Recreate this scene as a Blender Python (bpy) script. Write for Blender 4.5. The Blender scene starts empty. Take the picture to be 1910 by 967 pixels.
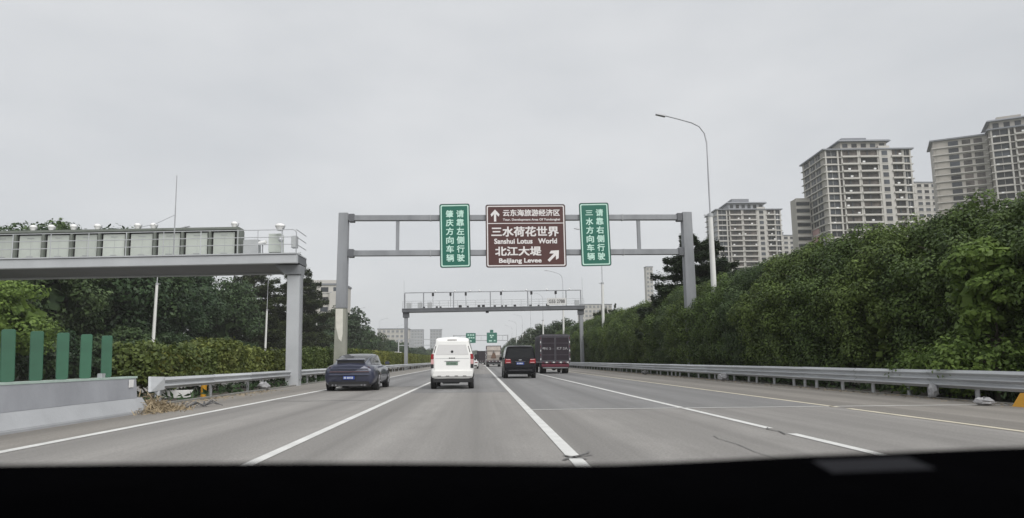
import bpy, bmesh, math, random
import numpy as np
from mathutils import Vector, Matrix
R = math.radians
sc = bpy.context.scene
col = sc.collection

# ------------------------------------------------------------------ camera
CAM_H = 1.2
PSI, TH, ROLL = R(2.70), R(8.293), R(0.45)
fw = Vector((math.sin(PSI)*math.cos(TH), math.cos(PSI)*math.cos(TH), math.sin(TH)))
r0 = Vector((math.cos(PSI), -math.sin(PSI), 0)); u0 = r0.cross(fw)
rt = r0*math.cos(ROLL) - u0*math.sin(ROLL); up = u0*math.cos(ROLL) + r0*math.sin(ROLL)
cd = bpy.data.cameras.new('camera'); cam = bpy.data.objects.new('camera', cd); col.objects.link(cam)
cam.matrix_world = Matrix(((rt.x, up.x, -fw.x, 0), (rt.y, up.y, -fw.y, 0), (rt.z, up.z, -fw.z, CAM_H), (0, 0, 0, 1)))
cd.sensor_width = 36; cd.lens = 36*1290/1910; cd.clip_start = 0.02; cd.clip_end = 8000
cd.dof.use_dof = True; cd.dof.focus_distance = 45; cd.dof.aperture_fstop = 2.6
sc.camera = cam
sc.cycles.volume_bounces = 4

# ------------------------------------------------------------------ sky, sun, exposure
SUN_EL, SUN_AZ = R(46), R(150)      # high, behind the camera and to its right
w = bpy.data.worlds.new('World'); sc.world = w; w.use_nodes = True
nt = w.node_tree; N = nt.nodes; L = nt.links
bg = N['Background']; bg.inputs['Strength'].default_value = 0.1
sky = N.new('ShaderNodeTexSky'); sky.sky_type = 'NISHITA'; sky.sun_disc = False
sky.sun_elevation = SUN_EL; sky.sun_rotation = SUN_AZ; sky.dust_density = 4
tc = N.new('ShaderNodeTexCoord'); mp = N.new('ShaderNodeMapping'); mp.inputs['Scale'].default_value = (1.0, 1.0, 2.6)
nz = N.new('ShaderNodeTexNoise'); nz.inputs['Scale'].default_value = 2.3; nz.inputs['Detail'].default_value = 5; nz.inputs['Roughness'].default_value = 0.5
cr = N.new('ShaderNodeValToRGB')
cr.color_ramp.elements[0].position = 0.30; cr.color_ramp.elements[1].position = 0.72
cr.color_ramp.elements[0].color = (3.30, 3.41, 3.56, 1); cr.color_ramp.elements[1].color = (4.16, 4.22, 4.30, 1)
mx = N.new('ShaderNodeMix'); mx.data_type = 'RGBA'; mx.inputs['Factor'].default_value = 0.96
L.new(tc.outputs['Generated'], mp.inputs['Vector']); L.new(mp.outputs['Vector'], nz.inputs['Vector'])
L.new(nz.outputs['Fac'], cr.inputs['Fac']); L.new(sky.outputs['Color'], mx.inputs['A']); L.new(cr.outputs['Color'], mx.inputs['B'])
L.new(mx.outputs['Result'], bg.inputs['Color'])
sd = bpy.data.lights.new('sun', 'SUN'); sd.energy = 1.5; sd.angle = R(50); sd.color = (1.0, 0.98, 0.95)
sun = bpy.data.objects.new('sun', sd); col.objects.link(sun)
sdir = Vector((math.sin(SUN_AZ)*math.cos(SUN_EL), math.cos(SUN_AZ)*math.cos(SUN_EL), math.sin(SUN_EL)))
sun.rotation_euler = sdir.to_track_quat('Z', 'Y').to_euler()
sc.view_settings.view_transform = 'Standard'; sc.view_settings.look = 'None'
sc.view_settings.exposure = 0.88; sc.view_settings.gamma = 1
sc.view_settings.use_curve_mapping = False

# ------------------------------------------------------------------ materials
def mat(name, c, rough=0.6, metal=0.0, var=0.10, scale=3.0, bump=0.0, stretch=(1, 1, 1), coat=0.0, spec=0.5, c2=None):
    m = bpy.data.materials.new(name); m.use_nodes = True
    n = m.node_tree.nodes; l = m.node_tree.links; b = n['Principled BSDF']
    b.inputs['Roughness'].default_value = rough; b.inputs['Metallic'].default_value = metal
    b.inputs['Coat Weight'].default_value = coat; b.inputs['Specular IOR Level'].default_value = spec
    t = n.new('ShaderNodeTexCoord'); mpn = n.new('ShaderNodeMapping'); mpn.inputs['Scale'].default_value = stretch
    no = n.new('ShaderNodeTexNoise'); no.inputs['Scale'].default_value = scale; no.inputs['Detail'].default_value = 6; no.inputs['Roughness'].default_value = 0.6
    r_ = n.new('ShaderNodeValToRGB')
    r_.color_ramp.elements[0].position = 0.3; r_.color_ramp.elements[1].position = 0.7
    a = [max(0, v*(1-var)) for v in c]; z = [min(1, v*(1+var)) for v in (c2 or c)]
    r_.color_ramp.elements[0].color = (*a, 1); r_.color_ramp.elements[1].color = (*z, 1)
    l.new(t.outputs['Object'], mpn.inputs['Vector']); l.new(mpn.outputs['Vector'], no.inputs['Vector'])
    l.new(no.outputs['Fac'], r_.inputs['Fac']); l.new(r_.outputs['Color'], b.inputs['Base Color'])
    if bump:
        bn = n.new('ShaderNodeBump'); bn.inputs['Strength'].default_value = bump; bn.inputs['Distance'].default_value = 0.02
        n2 = n.new('ShaderNodeTexNoise'); n2.inputs['Scale'].default_value = scale*12; n2.inputs['Detail'].default_value = 4
        l.new(t.outputs['Object'], n2.inputs['Vector']); l.new(n2.outputs['Fac'], bn.inputs['Height']); l.new(bn.outputs['Normal'], b.inputs['Normal'])
    return m

def leafmat(name, dark, light, trans=0.22, rough=0.5, spec=0.25):
    m = bpy.data.materials.new(name); m.use_nodes = True
    n = m.node_tree.nodes; l = m.node_tree.links; b = n['Principled BSDF']; out = n['Material Output']
    g = n.new('ShaderNodeNewGeometry'); r_ = n.new('ShaderNodeValToRGB')
    r_.color_ramp.elements[0].color = (*dark, 1); r_.color_ramp.elements[1].color = (*light, 1)
    r_.color_ramp.elements[1].position = 0.9
    t = n.new('ShaderNodeTexCoord'); no = n.new('ShaderNodeTexNoise'); no.inputs['Scale'].default_value = 0.8; no.inputs['Detail'].default_value = 3
    ma = n.new('ShaderNodeMath'); ma.operation = 'MULTIPLY_ADD'; ma.inputs[1].default_value = 0.45
    mb = n.new('ShaderNodeMath'); mb.operation = 'MULTIPLY_ADD'; mb.inputs[1].default_value = 1.1; mb.inputs[2].default_value = -0.28
    l.new(t.outputs['Object'], no.inputs['Vector']); l.new(no.outputs['Fac'], mb.inputs[0])
    l.new(g.outputs['Random Per Island'], ma.inputs[0]); l.new(mb.outputs[0], ma.inputs[2])
    l.new(ma.outputs[0], r_.inputs['Fac']); l.new(r_.outputs['Color'], b.inputs['Base Color'])
    b.inputs['Roughness'].default_value = rough; b.inputs['Specular IOR Level'].default_value = spec
    tr = n.new('ShaderNodeBsdfTranslucent'); l.new(r_.outputs['Color'], tr.inputs['Color'])
    ms = n.new('ShaderNodeMixShader'); ms.inputs[0].default_value = trans
    l.new(b.outputs[0], ms.inputs[1]); l.new(tr.outputs[0], ms.inputs[2]); l.new(ms.outputs[0], out.inputs['Surface'])
    return m

def roadmat(name, base, tint):
    """worn asphalt: broad patches, lengthwise wear in the wheel tracks, fine aggregate"""
    m = bpy.data.materials.new(name); m.use_nodes = True
    n = m.node_tree.nodes; l = m.node_tree.links; b = n['Principled BSDF']
    b.inputs['Roughness'].default_value = 0.72; b.inputs['Specular IOR Level'].default_value = 0.35
    t = n.new('ShaderNodeTexCoord')
    def noise(sx, sy, s, d=5, ro=0.6):
        mp_ = n.new('ShaderNodeMapping'); mp_.inputs['Scale'].default_value = (sx, sy, 1)
        no = n.new('ShaderNodeTexNoise'); no.inputs['Scale'].default_value = s; no.inputs['Detail'].default_value = d; no.inputs['Roughness'].default_value = ro
        l.new(t.outputs['Object'], mp_.inputs['Vector']); l.new(mp_.outputs['Vector'], no.inputs['Vector']); return no.outputs['Fac']
    big = noise(0.35, 0.05, 1.0); streak = noise(1.6, 0.02, 1.0, 3); fine = noise(1, 1, 26, 3, 0.7); mid = noise(1, 0.35, 1.6, 6, 0.65)
    def ramp(fac, lo, hi, c0, c1):
        r_ = n.new('ShaderNodeValToRGB'); r_.color_ramp.elements[0].position = lo; r_.color_ramp.elements[1].position = hi
        r_.color_ramp.elements[0].color = (c0, c0, c0, 1); r_.color_ramp.elements[1].color = (c1, c1, c1, 1); l.new(fac, r_.inputs['Fac']); return r_.outputs['Color']
    def mul(a, b_):
        x = n.new('ShaderNodeMix'); x.data_type = 'RGBA'; x.blend_type = 'MULTIPLY'; x.inputs['Factor'].default_value = 1
        l.new(a, x.inputs['A']); l.new(b_, x.inputs['B']); return x.outputs['Result']
    x0 = n.new('ShaderNodeMix'); x0.data_type = 'RGBA'; x0.inputs['A'].default_value = (*base, 1); x0.inputs['B'].default_value = (*tint, 1)
    l.new(big, x0.inputs['Factor'])
    c = mul(x0.outputs['Result'], ramp(streak, 0.34, 0.66, 0.82, 1.07))
    c = mul(c, ramp(fine, 0.3, 0.7, 0.76, 1.19)); c = mul(c, ramp(mid, 0.3, 0.75, 0.86, 1.08))
    sx = n.new('ShaderNodeSeparateXYZ'); l.new(t.outputs['Object'], sx.inputs[0])
    m1 = n.new('ShaderNodeMath'); m1.operation = 'MULTIPLY_ADD'; m1.inputs[1].default_value = 2*math.pi/1.9; m1.inputs[2].default_value = 2.6; l.new(sx.outputs['X'], m1.inputs[0])
    m2 = n.new('ShaderNodeMath'); m2.operation = 'SINE'; l.new(m1.outputs[0], m2.inputs[0])
    m3 = n.new('ShaderNodeMath'); m3.operation = 'MULTIPLY_ADD'; m3.inputs[1].default_value = 0.5; m3.inputs[2].default_value = 0.5; l.new(m2.outputs[0], m3.inputs[0])
    m4 = n.new('ShaderNodeMath'); m4.operation = 'MULTIPLY'; l.new(m3.outputs[0], m4.inputs[0]); l.new(mid, m4.inputs[1])
    c = mul(c, ramp(m4.outputs[0], 0.05, 0.62, 1.04, 0.80))
    l.new(c, b.inputs['Base Color'])
    bn = n.new('ShaderNodeBump'); bn.inputs['Strength'].default_value = 0.25; bn.inputs['Distance'].default_value = 0.01
    l.new(fine, bn.inputs['Height']); l.new(bn.outputs['Normal'], b.inputs['Normal'])
    return m

M = {}
M['road'] = roadmat('worn_asphalt', (0.240, 0.230, 0.218), (0.292, 0.279, 0.262))
M['road_new'] = roadmat('darker_asphalt', (0.200, 0.198, 0.197), (0.240, 0.236, 0.232))
M['shoulder'] = roadmat('dusty_asphalt', (0.235, 0.218, 0.196), (0.280, 0.262, 0.238))
M['line'] = mat('worn_white_paint', (0.62, 0.62, 0.60), 0.6, var=0.14, scale=1.6)
M['tar'] = mat('tar', (0.095, 0.093, 0.09), 0.5, var=0.3, scale=6)
M['joint'] = mat('pale_joint', (0.46, 0.455, 0.44), 0.8, var=0.15, scale=4)
M['soil'] = mat('soil', (0.070, 0.060, 0.050), 0.95, var=0.35, scale=1.3, bump=0.6, c2=(0.10, 0.088, 0.072))
M['ground'] = mat('grassy_ground', (0.055, 0.070, 0.030), 0.95, var=0.4, scale=0.2, bump=0.5)
M['concrete'] = mat('grey_concrete', (0.30, 0.31, 0.335), 0.8, var=0.13, scale=1.0, bump=0.25, stretch=(1, 1, 0.45))
M['concrete_light'] = mat('pale_concrete', (0.35, 0.36, 0.375), 0.8, var=0.10, scale=1.2, bump=0.2)
M['kerb'] = mat('kerb_concrete', (0.22, 0.215, 0.20), 0.85, var=0.15, scale=2)  # darkened to carry the hedge's shade below the guardrail
M['mint'] = mat('faded_mint_paint', (0.42, 0.52, 0.47), 0.6, var=0.15, scale=3)
M['green_board'] = mat('green_plastic', (0.036, 0.116, 0.070), 0.42, var=0.16, scale=2.2)
M['galv'] = mat('galvanised_steel', (0.50, 0.515, 0.53), 0.45, metal=0.35, var=0.10, scale=2.0, stretch=(1, 0.3, 3))
M['galv_dull'] = mat('dull_galvanised_steel', (0.36, 0.37, 0.38), 0.5, metal=0.3, var=0.14, scale=2.5)
M['gantry'] = mat('grey_gantry_paint', (0.245, 0.255, 0.27), 0.5, var=0.22, scale=0.9, stretch=(1, 1, 0.3))
M['gantry_dark'] = mat('gantry_paint_and_deck_shade', (0.11, 0.115, 0.125), 0.5, var=0.15, scale=0.9)  # dark steel paint; on the message gantry deck it carries underside shade
M['gantry_light'] = mat('pale_gantry_paint', (0.42, 0.435, 0.45), 0.5, var=0.08, scale=0.8)
M['olive_paint'] = mat('weathered_olive_paint', (0.27, 0.275, 0.235), 0.7, var=0.14, scale=0.7)
M['peel'] = mat('peeling_white_paint', (0.60, 0.59, 0.53), 0.7, var=0.10, scale=2)
M['cabinet'] = mat('pale_cabinet_paint', (0.45, 0.48, 0.44), 0.5, var=0.07, scale=1.5)
M['cabinet_grey'] = mat('grey_cabinet_paint', (0.40, 0.415, 0.42), 0.5, var=0.07, scale=1.5)
M['frame_olive'] = mat('grey_green_frame', (0.15, 0.165, 0.145), 0.55, var=0.12, scale=1.5)
M['dark'] = mat('near_black', (0.018, 0.018, 0.020), 0.6, var=0.2)
M['white'] = mat('white_enamel', (0.78, 0.78, 0.77), 0.4, var=0.04, scale=2)
M['white_pole'] = mat('white_pole_paint', (0.66, 0.66, 0.64), 0.45, var=0.06, scale=0.8)
M['pole_grey'] = mat('grey_pole_paint', (0.42, 0.43, 0.45), 0.45, var=0.06)
M['sign_green'] = mat('sign_green', (0.006, 0.122, 0.082), 0.45, var=0.08, scale=0.7)
M['sign_brown'] = mat('sign_brown', (0.068, 0.021, 0.018), 0.45, var=0.10, scale=0.7)
M['sign_white'] = mat('sign_white', (0.72, 0.70, 0.69), 0.5, var=0.04)
M['sign_mint'] = mat('sign_pale_green', (0.52, 0.74, 0.65), 0.5, var=0.05)
M['sign_edge'] = mat('sign_edge', (0.085, 0.085, 0.085), 0.5)
M['yellow'] = mat('yellow_paint', (0.62, 0.31, 0.02), 0.6, var=0.12, scale=3)
M['bark'] = mat('bark', (0.10, 0.085, 0.068), 0.95, var=0.3, scale=5, bump=0.6)
M['straw'] = mat('dry_straw', (0.30, 0.24, 0.155), 0.9, var=0.35, scale=8)
M['litter'] = mat('dirty_plastic', (0.32, 0.32, 0.33), 0.6, var=0.3, scale=5)
M['litter_dark'] = mat('dark_rubbish', (0.10, 0.10, 0.10), 0.7, var=0.4, scale=5)
M['leaf_hedge'] = leafmat('hedge_leaf', (0.010, 0.022, 0.013), (0.140, 0.205, 0.048), 0.18)
M['leaf_tree'] = leafmat('dark_tree_leaf', (0.013, 0.027, 0.015), (0.066, 0.112, 0.042), 0.16)
M['leaf_layer'] = leafmat('terminalia_leaf', (0.014, 0.024, 0.014), (0.075, 0.105, 0.042), 0.2)
M['leaf_median'] = leafmat('clipped_leaf', (0.020, 0.040, 0.013), (0.205, 0.232, 0.060), 0.22)
M['leaf_hedge_fresh'] = leafmat('fresh_hedge_leaf', (0.012, 0.027, 0.012), (0.160, 0.225, 0.052), 0.2)
M['leaf_hedge_blue'] = leafmat('bluish_hedge_leaf', (0.011, 0.023, 0.017), (0.115, 0.172, 0.060), 0.17)
M['leaf_bright'] = leafmat('bright_leaf', (0.035, 0.072, 0.016), (0.205, 0.295, 0.066), 0.3)
M['leaf_far'] = leafmat('far_leaf', (0.018, 0.032, 0.016), (0.055, 0.085, 0.035), 0.15)
M['car_paint'] = mat('slate_blue_paint', (0.038, 0.043, 0.074), 0.30, metal=0.25, var=0.03, coat=0.7)
M['van_paint'] = mat('white_van_paint', (0.84, 0.84, 0.82), 0.35, var=0.02, coat=0.35)
M['mpv_paint'] = mat('black_car_paint', (0.008, 0.008, 0.011), 0.35, var=0.05, coat=0.15, spec=0.3)
M['mpv_trim'] = mat('grey_trim', (0.20, 0.20, 0.21), 0.4, metal=0.4)
M['glass'] = mat('tinted_glass', (0.014, 0.015, 0.017), 0.10, var=0.05, spec=0.4)
M['rear_glass'] = mat('pale_coated_glass', (0.66, 0.655, 0.65), 0.22, var=0.02, coat=0.4)
M['tyre'] = mat('tyre_rubber', (0.018, 0.018, 0.018), 0.85, var=0.2, scale=8)
M['rim'] = mat('alloy_rim', (0.35, 0.35, 0.37), 0.35, metal=0.7)
M['black_plastic'] = mat('black_plastic', (0.020, 0.020, 0.022), 0.55, var=0.1)
M['red_light'] = mat('red_tail_lens', (0.26, 0.012, 0.018), 0.2, var=0.05, coat=0.5)
M['pink_light'] = mat('clear_pink_lens', (0.62, 0.36, 0.36), 0.2, var=0.05, coat=0.5)
M['dark_light'] = mat('smoked_lens', (0.05, 0.022, 0.028), 0.2, coat=0.5)
M['plate_blue'] = mat('blue_plate', (0.02, 0.05, 0.26), 0.4, var=0.05)
M['plate_green'] = mat('green_plate', (0.17, 0.26, 0.20), 0.4, var=0.08)
M['plate_mark'] = mat('plate_smear', (0.45, 0.48, 0.55), 0.5, var=0.3, scale=14)
M['plate_mark_dark'] = mat('plate_smear_dark', (0.10, 0.14, 0.11), 0.5, var=0.3, scale=14)
M['chrome'] = mat('chrome', (0.65, 0.65, 0.66), 0.2, metal=0.9, var=0.02)
M['truck_blue'] = mat('dark_blue_truck_paint', (0.022, 0.015, 0.022), 0.75, var=0.2, scale=1.5)
M['truck_frame'] = mat('truck_steel', (0.12, 0.115, 0.13), 0.5, metal=0.3, var=0.15)
M['truck_red'] = mat('dull_red_paint', (0.12, 0.020, 0.036), 0.5, var=0.2)
M['truck_beige'] = mat('beige_truck_paint', (0.30, 0.265, 0.235), 0.6, var=0.2, scale=1)
M['truck_load'] = mat('pale_load', (0.48, 0.43, 0.39), 0.7, var=0.2, scale=1.2)
M['truck_brown'] = mat('brown_load', (0.14, 0.085, 0.06), 0.7, var=0.3, scale=1.2)
M['wall_cream'] = mat('cream_render', (0.385, 0.362, 0.325), 0.8, var=0.06, scale=0.15)
M['wall_tan'] = mat('tan_render', (0.40, 0.375, 0.335), 0.8, var=0.08, scale=0.15)
M['wall_white'] = mat('white_render', (0.475, 0.458, 0.425), 0.8, var=0.05, scale=0.2)
M['wall_pink'] = mat('pink_render', (0.42, 0.26, 0.25), 0.8, var=0.06, scale=0.2)
M['wall_grey'] = mat('grey_render', (0.34, 0.35, 0.37), 0.8, var=0.06, scale=0.15)
M['roof_grey'] = mat('grey_roof', (0.20, 0.21, 0.23), 0.7, var=0.1, scale=0.3)
M['win'] = mat('window_glass', (0.036, 0.038, 0.042), 0.3, var=0.25, scale=0.35, spec=0.15)
M['recess_shade'] = mat('painted_balcony_shade', (0.036, 0.035, 0.034), 0.9, var=0.6, spec=0.1, scale=0.3)  # shade inside the balconies put into a dark colour
M['dash'] = mat('dash_vinyl', (0.0022, 0.0022, 0.0026), 0.9, var=0.15, scale=20, bump=0.15, spec=0.0)
M['win_hazed'] = mat('haze_faded_glass', (0.20, 0.21, 0.22), 0.4, var=0.2, scale=0.3)  # haze put into the glass colour of far blocks
M['line_cream'] = mat('worn_cream_paint', (0.60, 0.55, 0.44), 0.6, var=0.16, scale=1.6)
M['plate_white'] = mat('dull_white_plate', (0.58, 0.58, 0.57), 0.5, var=0.06)
M['dash_reflection'] = mat('dash_reflection', (0.008, 0.008, 0.011), 0.7, var=0.1, spec=0.10)  # paler tone standing for a windscreen reflection on the dash

def objrand(names, lo, hi, warm=0.0):
    """each object gets its own slightly different shade of the material"""
    for nm in names:
        m = M[nm]; n = m.node_tree.nodes; l = m.node_tree.links
        oi = n.new('ShaderNodeObjectInfo'); mr = n.new('ShaderNodeMapRange'); mr.inputs['To Min'].default_value = lo; mr.inputs['To Max'].default_value = hi
        l.new(oi.outputs['Random'], mr.inputs['Value'])
        cc = n.new('ShaderNodeCombineColor'); l.new(mr.outputs[0], cc.inputs['Green'])
        wa = n.new('ShaderNodeMath'); wa.operation = 'POWER'; wa.inputs[1].default_value = 1+warm; l.new(mr.outputs[0], wa.inputs[0]); l.new(wa.outputs[0], cc.inputs['Red'])
        wb = n.new('ShaderNodeMath'); wb.operation = 'POWER'; wb.inputs[1].default_value = 1-warm*0.6; l.new(mr.outputs[0], wb.inputs[0]); l.new(wb.outputs[0], cc.inputs['Blue'])
        for lk in list(l):
            if lk.to_socket.name in ('Base Color', 'Color') and lk.to_node.type in ('BSDF_PRINCIPLED', 'BSDF_TRANSLUCENT'):
                mxn = n.new('ShaderNodeMix'); mxn.data_type = 'RGBA'; mxn.blend_type = 'MULTIPLY'; mxn.inputs['Factor'].default_value = 1
                src, dst = lk.from_socket, lk.to_socket
                l.new(src, mxn.inputs['A']); l.new(cc.outputs[0], mxn.inputs['B']); l.new(mxn.outputs['Result'], dst)
objrand(['leaf_hedge', 'leaf_hedge_fresh', 'leaf_hedge_blue'], 0.86, 1.14, 0.3)
objrand(['leaf_tree', 'leaf_median', 'leaf_far', 'leaf_layer'], 0.72, 1.30, 0.5)
objrand(['win'], 0.45, 2.2, -0.1); objrand(['recess_shade'], 0.7, 3.2, 0.1)
objrand(['cabinet', 'galv', 'green_board', 'galv_dull'], 0.86, 1.12)

# ------------------------------------------------------------------ helpers
def tag(o, label=None, cat=None, group=None, kind=None):
    if label: o['label'] = label
    if cat: o['category'] = cat
    if group: o['group'] = group
    if kind: o['kind'] = kind
    return o
def empty(name, loc=(0, 0, 0), rz=0.0, ry=0.0):
    o = bpy.data.objects.new(name, None); col.objects.link(o); o.location = loc; o.rotation_euler = (0, ry, rz); o.empty_display_size = 0.2
    return o
def link(name, me, parent=None, loc=(0, 0, 0), rot=(0, 0, 0), scale=(1, 1, 1)):
    o = bpy.data.objects.new(name, me); col.objects.link(o); o.parent = parent
    o.location = loc; o.rotation_euler = rot; o.scale = scale
    return o
def copy_tree(o, parent=None):
    c = o.copy(); col.objects.link(c); c.parent = parent
    for ch in o.children: copy_tree(ch, c)
    return c

class MB:
    def __init__(s): s.v = []; s.f = []
    def add(s, vs, fs):
        k = len(s.v); s.v += [tuple(p) for p in vs]; s.f += [tuple(k+i for i in f) for f in fs]; return s
    def box(s, x0, x1, y0, y1, z0, z1):
        return s.add([(x0, y0, z0), (x1, y0, z0), (x1, y1, z0), (x0, y1, z0), (x0, y0, z1), (x1, y0, z1), (x1, y1, z1), (x0, y1, z1)],
                     [(0, 3, 2, 1), (4, 5, 6, 7), (0, 1, 5, 4), (1, 2, 6, 5), (2, 3, 7, 6), (3, 0, 4, 7)])
    def hexa(s, b, t):      # bottom quad, top quad (same winding, counter-clockwise from above)
        return s.add(list(b)+list(t), [(0, 3, 2, 1), (4, 5, 6, 7), (0, 1, 5, 4), (1, 2, 6, 5), (2, 3, 7, 6), (3, 0, 4, 7)])
    def tube(s, pts, rads, n=8, cap=True):
        pts = [Vector(p) for p in pts]; k = len(s.v); m = len(pts)
        for i, p in enumerate(pts):
            d = (pts[min(i+1, m-1)] - pts[max(i-1, 0)]).normalized()
            a = d.cross(Vector((0, 0, 1)))
            if a.length < 1e-3: a = d.cross(Vector((0, 1, 0)))
            a.normalize(); b = d.cross(a)
            for j in range(n):
                t = 2*math.pi*j/n; s.v.append(tuple(p + (a*math.cos(t)+b*math.sin(t))*rads[i]))
        for i in range(m-1):
            for j in range(n):
                q = (j+1) % n; s.f.append((k+i*n+j, k+i*n+q, k+(i+1)*n+q, k+(i+1)*n+j))
        if cap:
            s.f.append(tuple(k+j for j in range(n-1, -1, -1))); s.f.append(tuple(k+(m-1)*n+j for j in range(n)))
        return s
    def bar(s, a, b, t, n=6): return s.tube([a, b], [t, t], n)
    def prism(s, prof, y0, y1):     # closed (x,z) outline run along y
        k = len(prof); vs = [(x, y0, z) for x, z in prof]+[(x, y1, z) for x, z in prof]
        fs = [tuple(range(k)), tuple(range(2*k-1, k-1, -1))]+[(i, k+i, k+(i+1) % k, (i+1) % k) for i in range(k)]
        return s.add(vs, fs)
    def slab(s, outline, y0, y1): return s.prism(outline, y0, y1)
    def sphere(s, c, r, n=10, m=6, sz=1.0):
        k = len(s.v)
        for i in range(m+1):
            ph = math.pi*i/m
            for j in range(n):
                t = 2*math.pi*j/n; s.v.append((c[0]+r*math.sin(ph)*math.cos(t), c[1]+r*math.sin(ph)*math.sin(t), c[2]+r*sz*math.cos(ph)))
        for i in range(m):
            for j in range(n): s.f.append((k+i*n+j, k+(i+1)*n+j, k+(i+1)*n+(j+1) % n, k+i*n+(j+1) % n))
        return s
    def mesh(s, name, m, bevel=0.0, smooth=None, fix=True):
        me = bpy.data.meshes.new(name); me.from_pydata(s.v, [], s.f)
        if bevel or fix:
            bm = bmesh.new(); bm.from_mesh(me)
            if fix: bmesh.ops.recalc_face_normals(bm, faces=bm.faces)
            if bevel: bmesh.ops.bevel(bm, geom=[e for e in bm.edges], offset=bevel, segments=2, affect='EDGES', clamp_overlap=True)
            bm.to_mesh(me); bm.free()
        if smooth is not None:
            me.polygons.foreach_set('use_smooth', [True]*len(me.polygons)); me.set_sharp_from_angle(angle=R(smooth))
        me.materials.append(m); return me
    def build(s, name, m, parent=None, bevel=0.0, smooth=None, **k):
        return link(name, s.mesh(name, m, bevel, smooth), parent, **k)

def rrect(x0, x1, z0, z1, r, n=5):
    out = []
    for cx, cz, a in ((x1-r, z1-r, 0), (x0+r, z1-r, 90), (x0+r, z0+r, 180), (x1-r, z0+r, 270)):
        for i in range(n+1):
            t = R(a+90*i/n); out.append((cx+r*math.cos(t), cz+r*math.sin(t)))
    return out
def ring(mb, o, i, y0, y1):        # flat frame between two outlines of equal length
    k = len(o); vs = [(x, y0, z) for x, z in o]+[(x, y0, z) for x, z in i]+[(x, y1, z) for x, z in o]+[(x, y1, z) for x, z in i]
    fs = []
    for a in range(k):
        b = (a+1) % k
        fs += [(a, b, k+b, k+a), (2*k+a, 3*k+a, 3*k+b, 2*k+b), (a, 2*k+a, 2*k+b, b), (k+a, k+b, 3*k+b, 3*k+a)]
    return mb.add(vs, fs)

def text_part(body, x0, x1, z0, z1, y, m, parent, name='lettering', bold=0.05, thick=0.004):
    """text laid flat on a face that looks towards -Y, fitted into a rectangle"""
    cu = bpy.data.curves.new('t', 'FONT'); cu.body = body; cu.size = 1; cu.extrude = 0.01; cu.resolution_u = 3
    to = bpy.data.objects.new('t', cu); col.objects.link(to)
    dg = bpy.context.evaluated_depsgraph_get(); me = bpy.data.meshes.new_from_object(to.evaluated_get(dg))
    bpy.data.objects.remove(to); bpy.data.curves.remove(cu)
    n = len(me.vertices); a = np.zeros(n*3); me.vertices.foreach_get('co', a); a = a.reshape(-1, 3)
    F = [tuple(q.vertices) for q in me.polygons]; bpy.data.meshes.remove(me)
    lo, hi = a.min(0), a.max(0); mb = MB()
    for k, (dx, dz) in enumerate(((0, 0), (bold, 0), (0, bold), (bold, bold), (bold/2, bold/2))):   # stroke thickened by shifted copies
        b = np.zeros_like(a)
        b[:, 0] = x0+(a[:, 0]+dx-lo[0])/(hi[0]+bold-lo[0])*(x1-x0)
        b[:, 2] = z0+(a[:, 1]+dz-lo[1])/(hi[1]+bold-lo[1])*(z1-z0)
        b[:, 1] = y-(a[:, 2]-lo[2])/max(1e-6, hi[2]-lo[2])*(thick+0.0011*k)
        mb.add(b.tolist(), F)
    return link(name, mb.mesh(name, m, fix=False), parent)

# ------------------------------------------------------------------ foliage
def leaf_mesh(name, P, D, size, m, rng, elong=0.55, outward=0.6):
    """one rhombic leaf per point P; D outward directions"""
    n = len(P); rnd = rng.normal(size=(n, 3)); rnd /= np.linalg.norm(rnd, axis=1)[:, None]
    nn = D*outward+rnd*(1-outward)+np.array([0, 0, 0.25]); nn /= np.linalg.norm(nn, axis=1)[:, None]+1e-9
    t = np.cross(nn, rng.normal(size=(n, 3))); t /= np.linalg.norm(t, axis=1)[:, None]+1e-9
    b = np.cross(nn, t); s = size*rng.uniform(0.6, 1.35, n)[:, None]
    V = np.empty((n, 4, 3)); V[:, 0] = P-t*s*0.5; V[:, 1] = P+b*s*elong*0.5; V[:, 2] = P+t*s*0.5; V[:, 3] = P-b*s*elong*0.5
    me = bpy.data.meshes.new(name); me.vertices.add(n*4); me.vertices.foreach_set('co', V.ravel())
    me.loops.add(n*4); me.loops.foreach_set('vertex_index', np.arange(n*4, dtype=np.int32))
    me.polygons.add(n); me.polygons.foreach_set('loop_start', np.arange(0, n*4, 4, dtype=np.int32)); me.polygons.foreach_set('loop_total', np.full(n, 4, dtype=np.int32))
    me.update(calc_edges=True); me.materials.append(m); return me

def clump_points(C, rad, per, rng, squash=0.85):
    Ps, Ds = [], []
    for c, r in zip(C, rad):
        k = int(per*(r/np.mean(rad))**2); d = rng.normal(size=(k, 3)); d /= np.linalg.norm(d, axis=1)[:, None]
        q = d*(r*rng.uniform(0.45, 1.05, k)**0.6)[:, None]; q[:, 2] *= squash
        Ps.append(c+q); Ds.append(d)
    return np.vstack(Ps), np.vstack(Ds)

def trunk_mb(h, r, limbs, rng, reach, top=None):
    mb = MB(); lean = rng.normal(scale=0.03*h, size=2)
    pts = [(lean[0]*t*t, lean[1]*t*t, h*t) for t in (0, 0.25, 0.5, 0.75, 1)]
    mb.tube(pts, [r*1.25, r, r*0.85, r*0.6, r*0.3], 7)
    for i in range(limbs):
        a = rng.uniform(0, 6.283); z = h*rng.uniform(0.35, 0.9); L_ = reach*rng.uniform(0.5, 0.9)
        p0 = Vector((0, 0, z)); p1 = p0+Vector((math.cos(a)*L_*0.5, math.sin(a)*L_*0.5, L_*0.35)); p2 = p0+Vector((math.cos(a)*L_, math.sin(a)*L_, L_*0.6))
        mb.tube([p0, p1, p2], [r*0.45, r*0.3, r*0.1], 5)
    return mb

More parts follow.
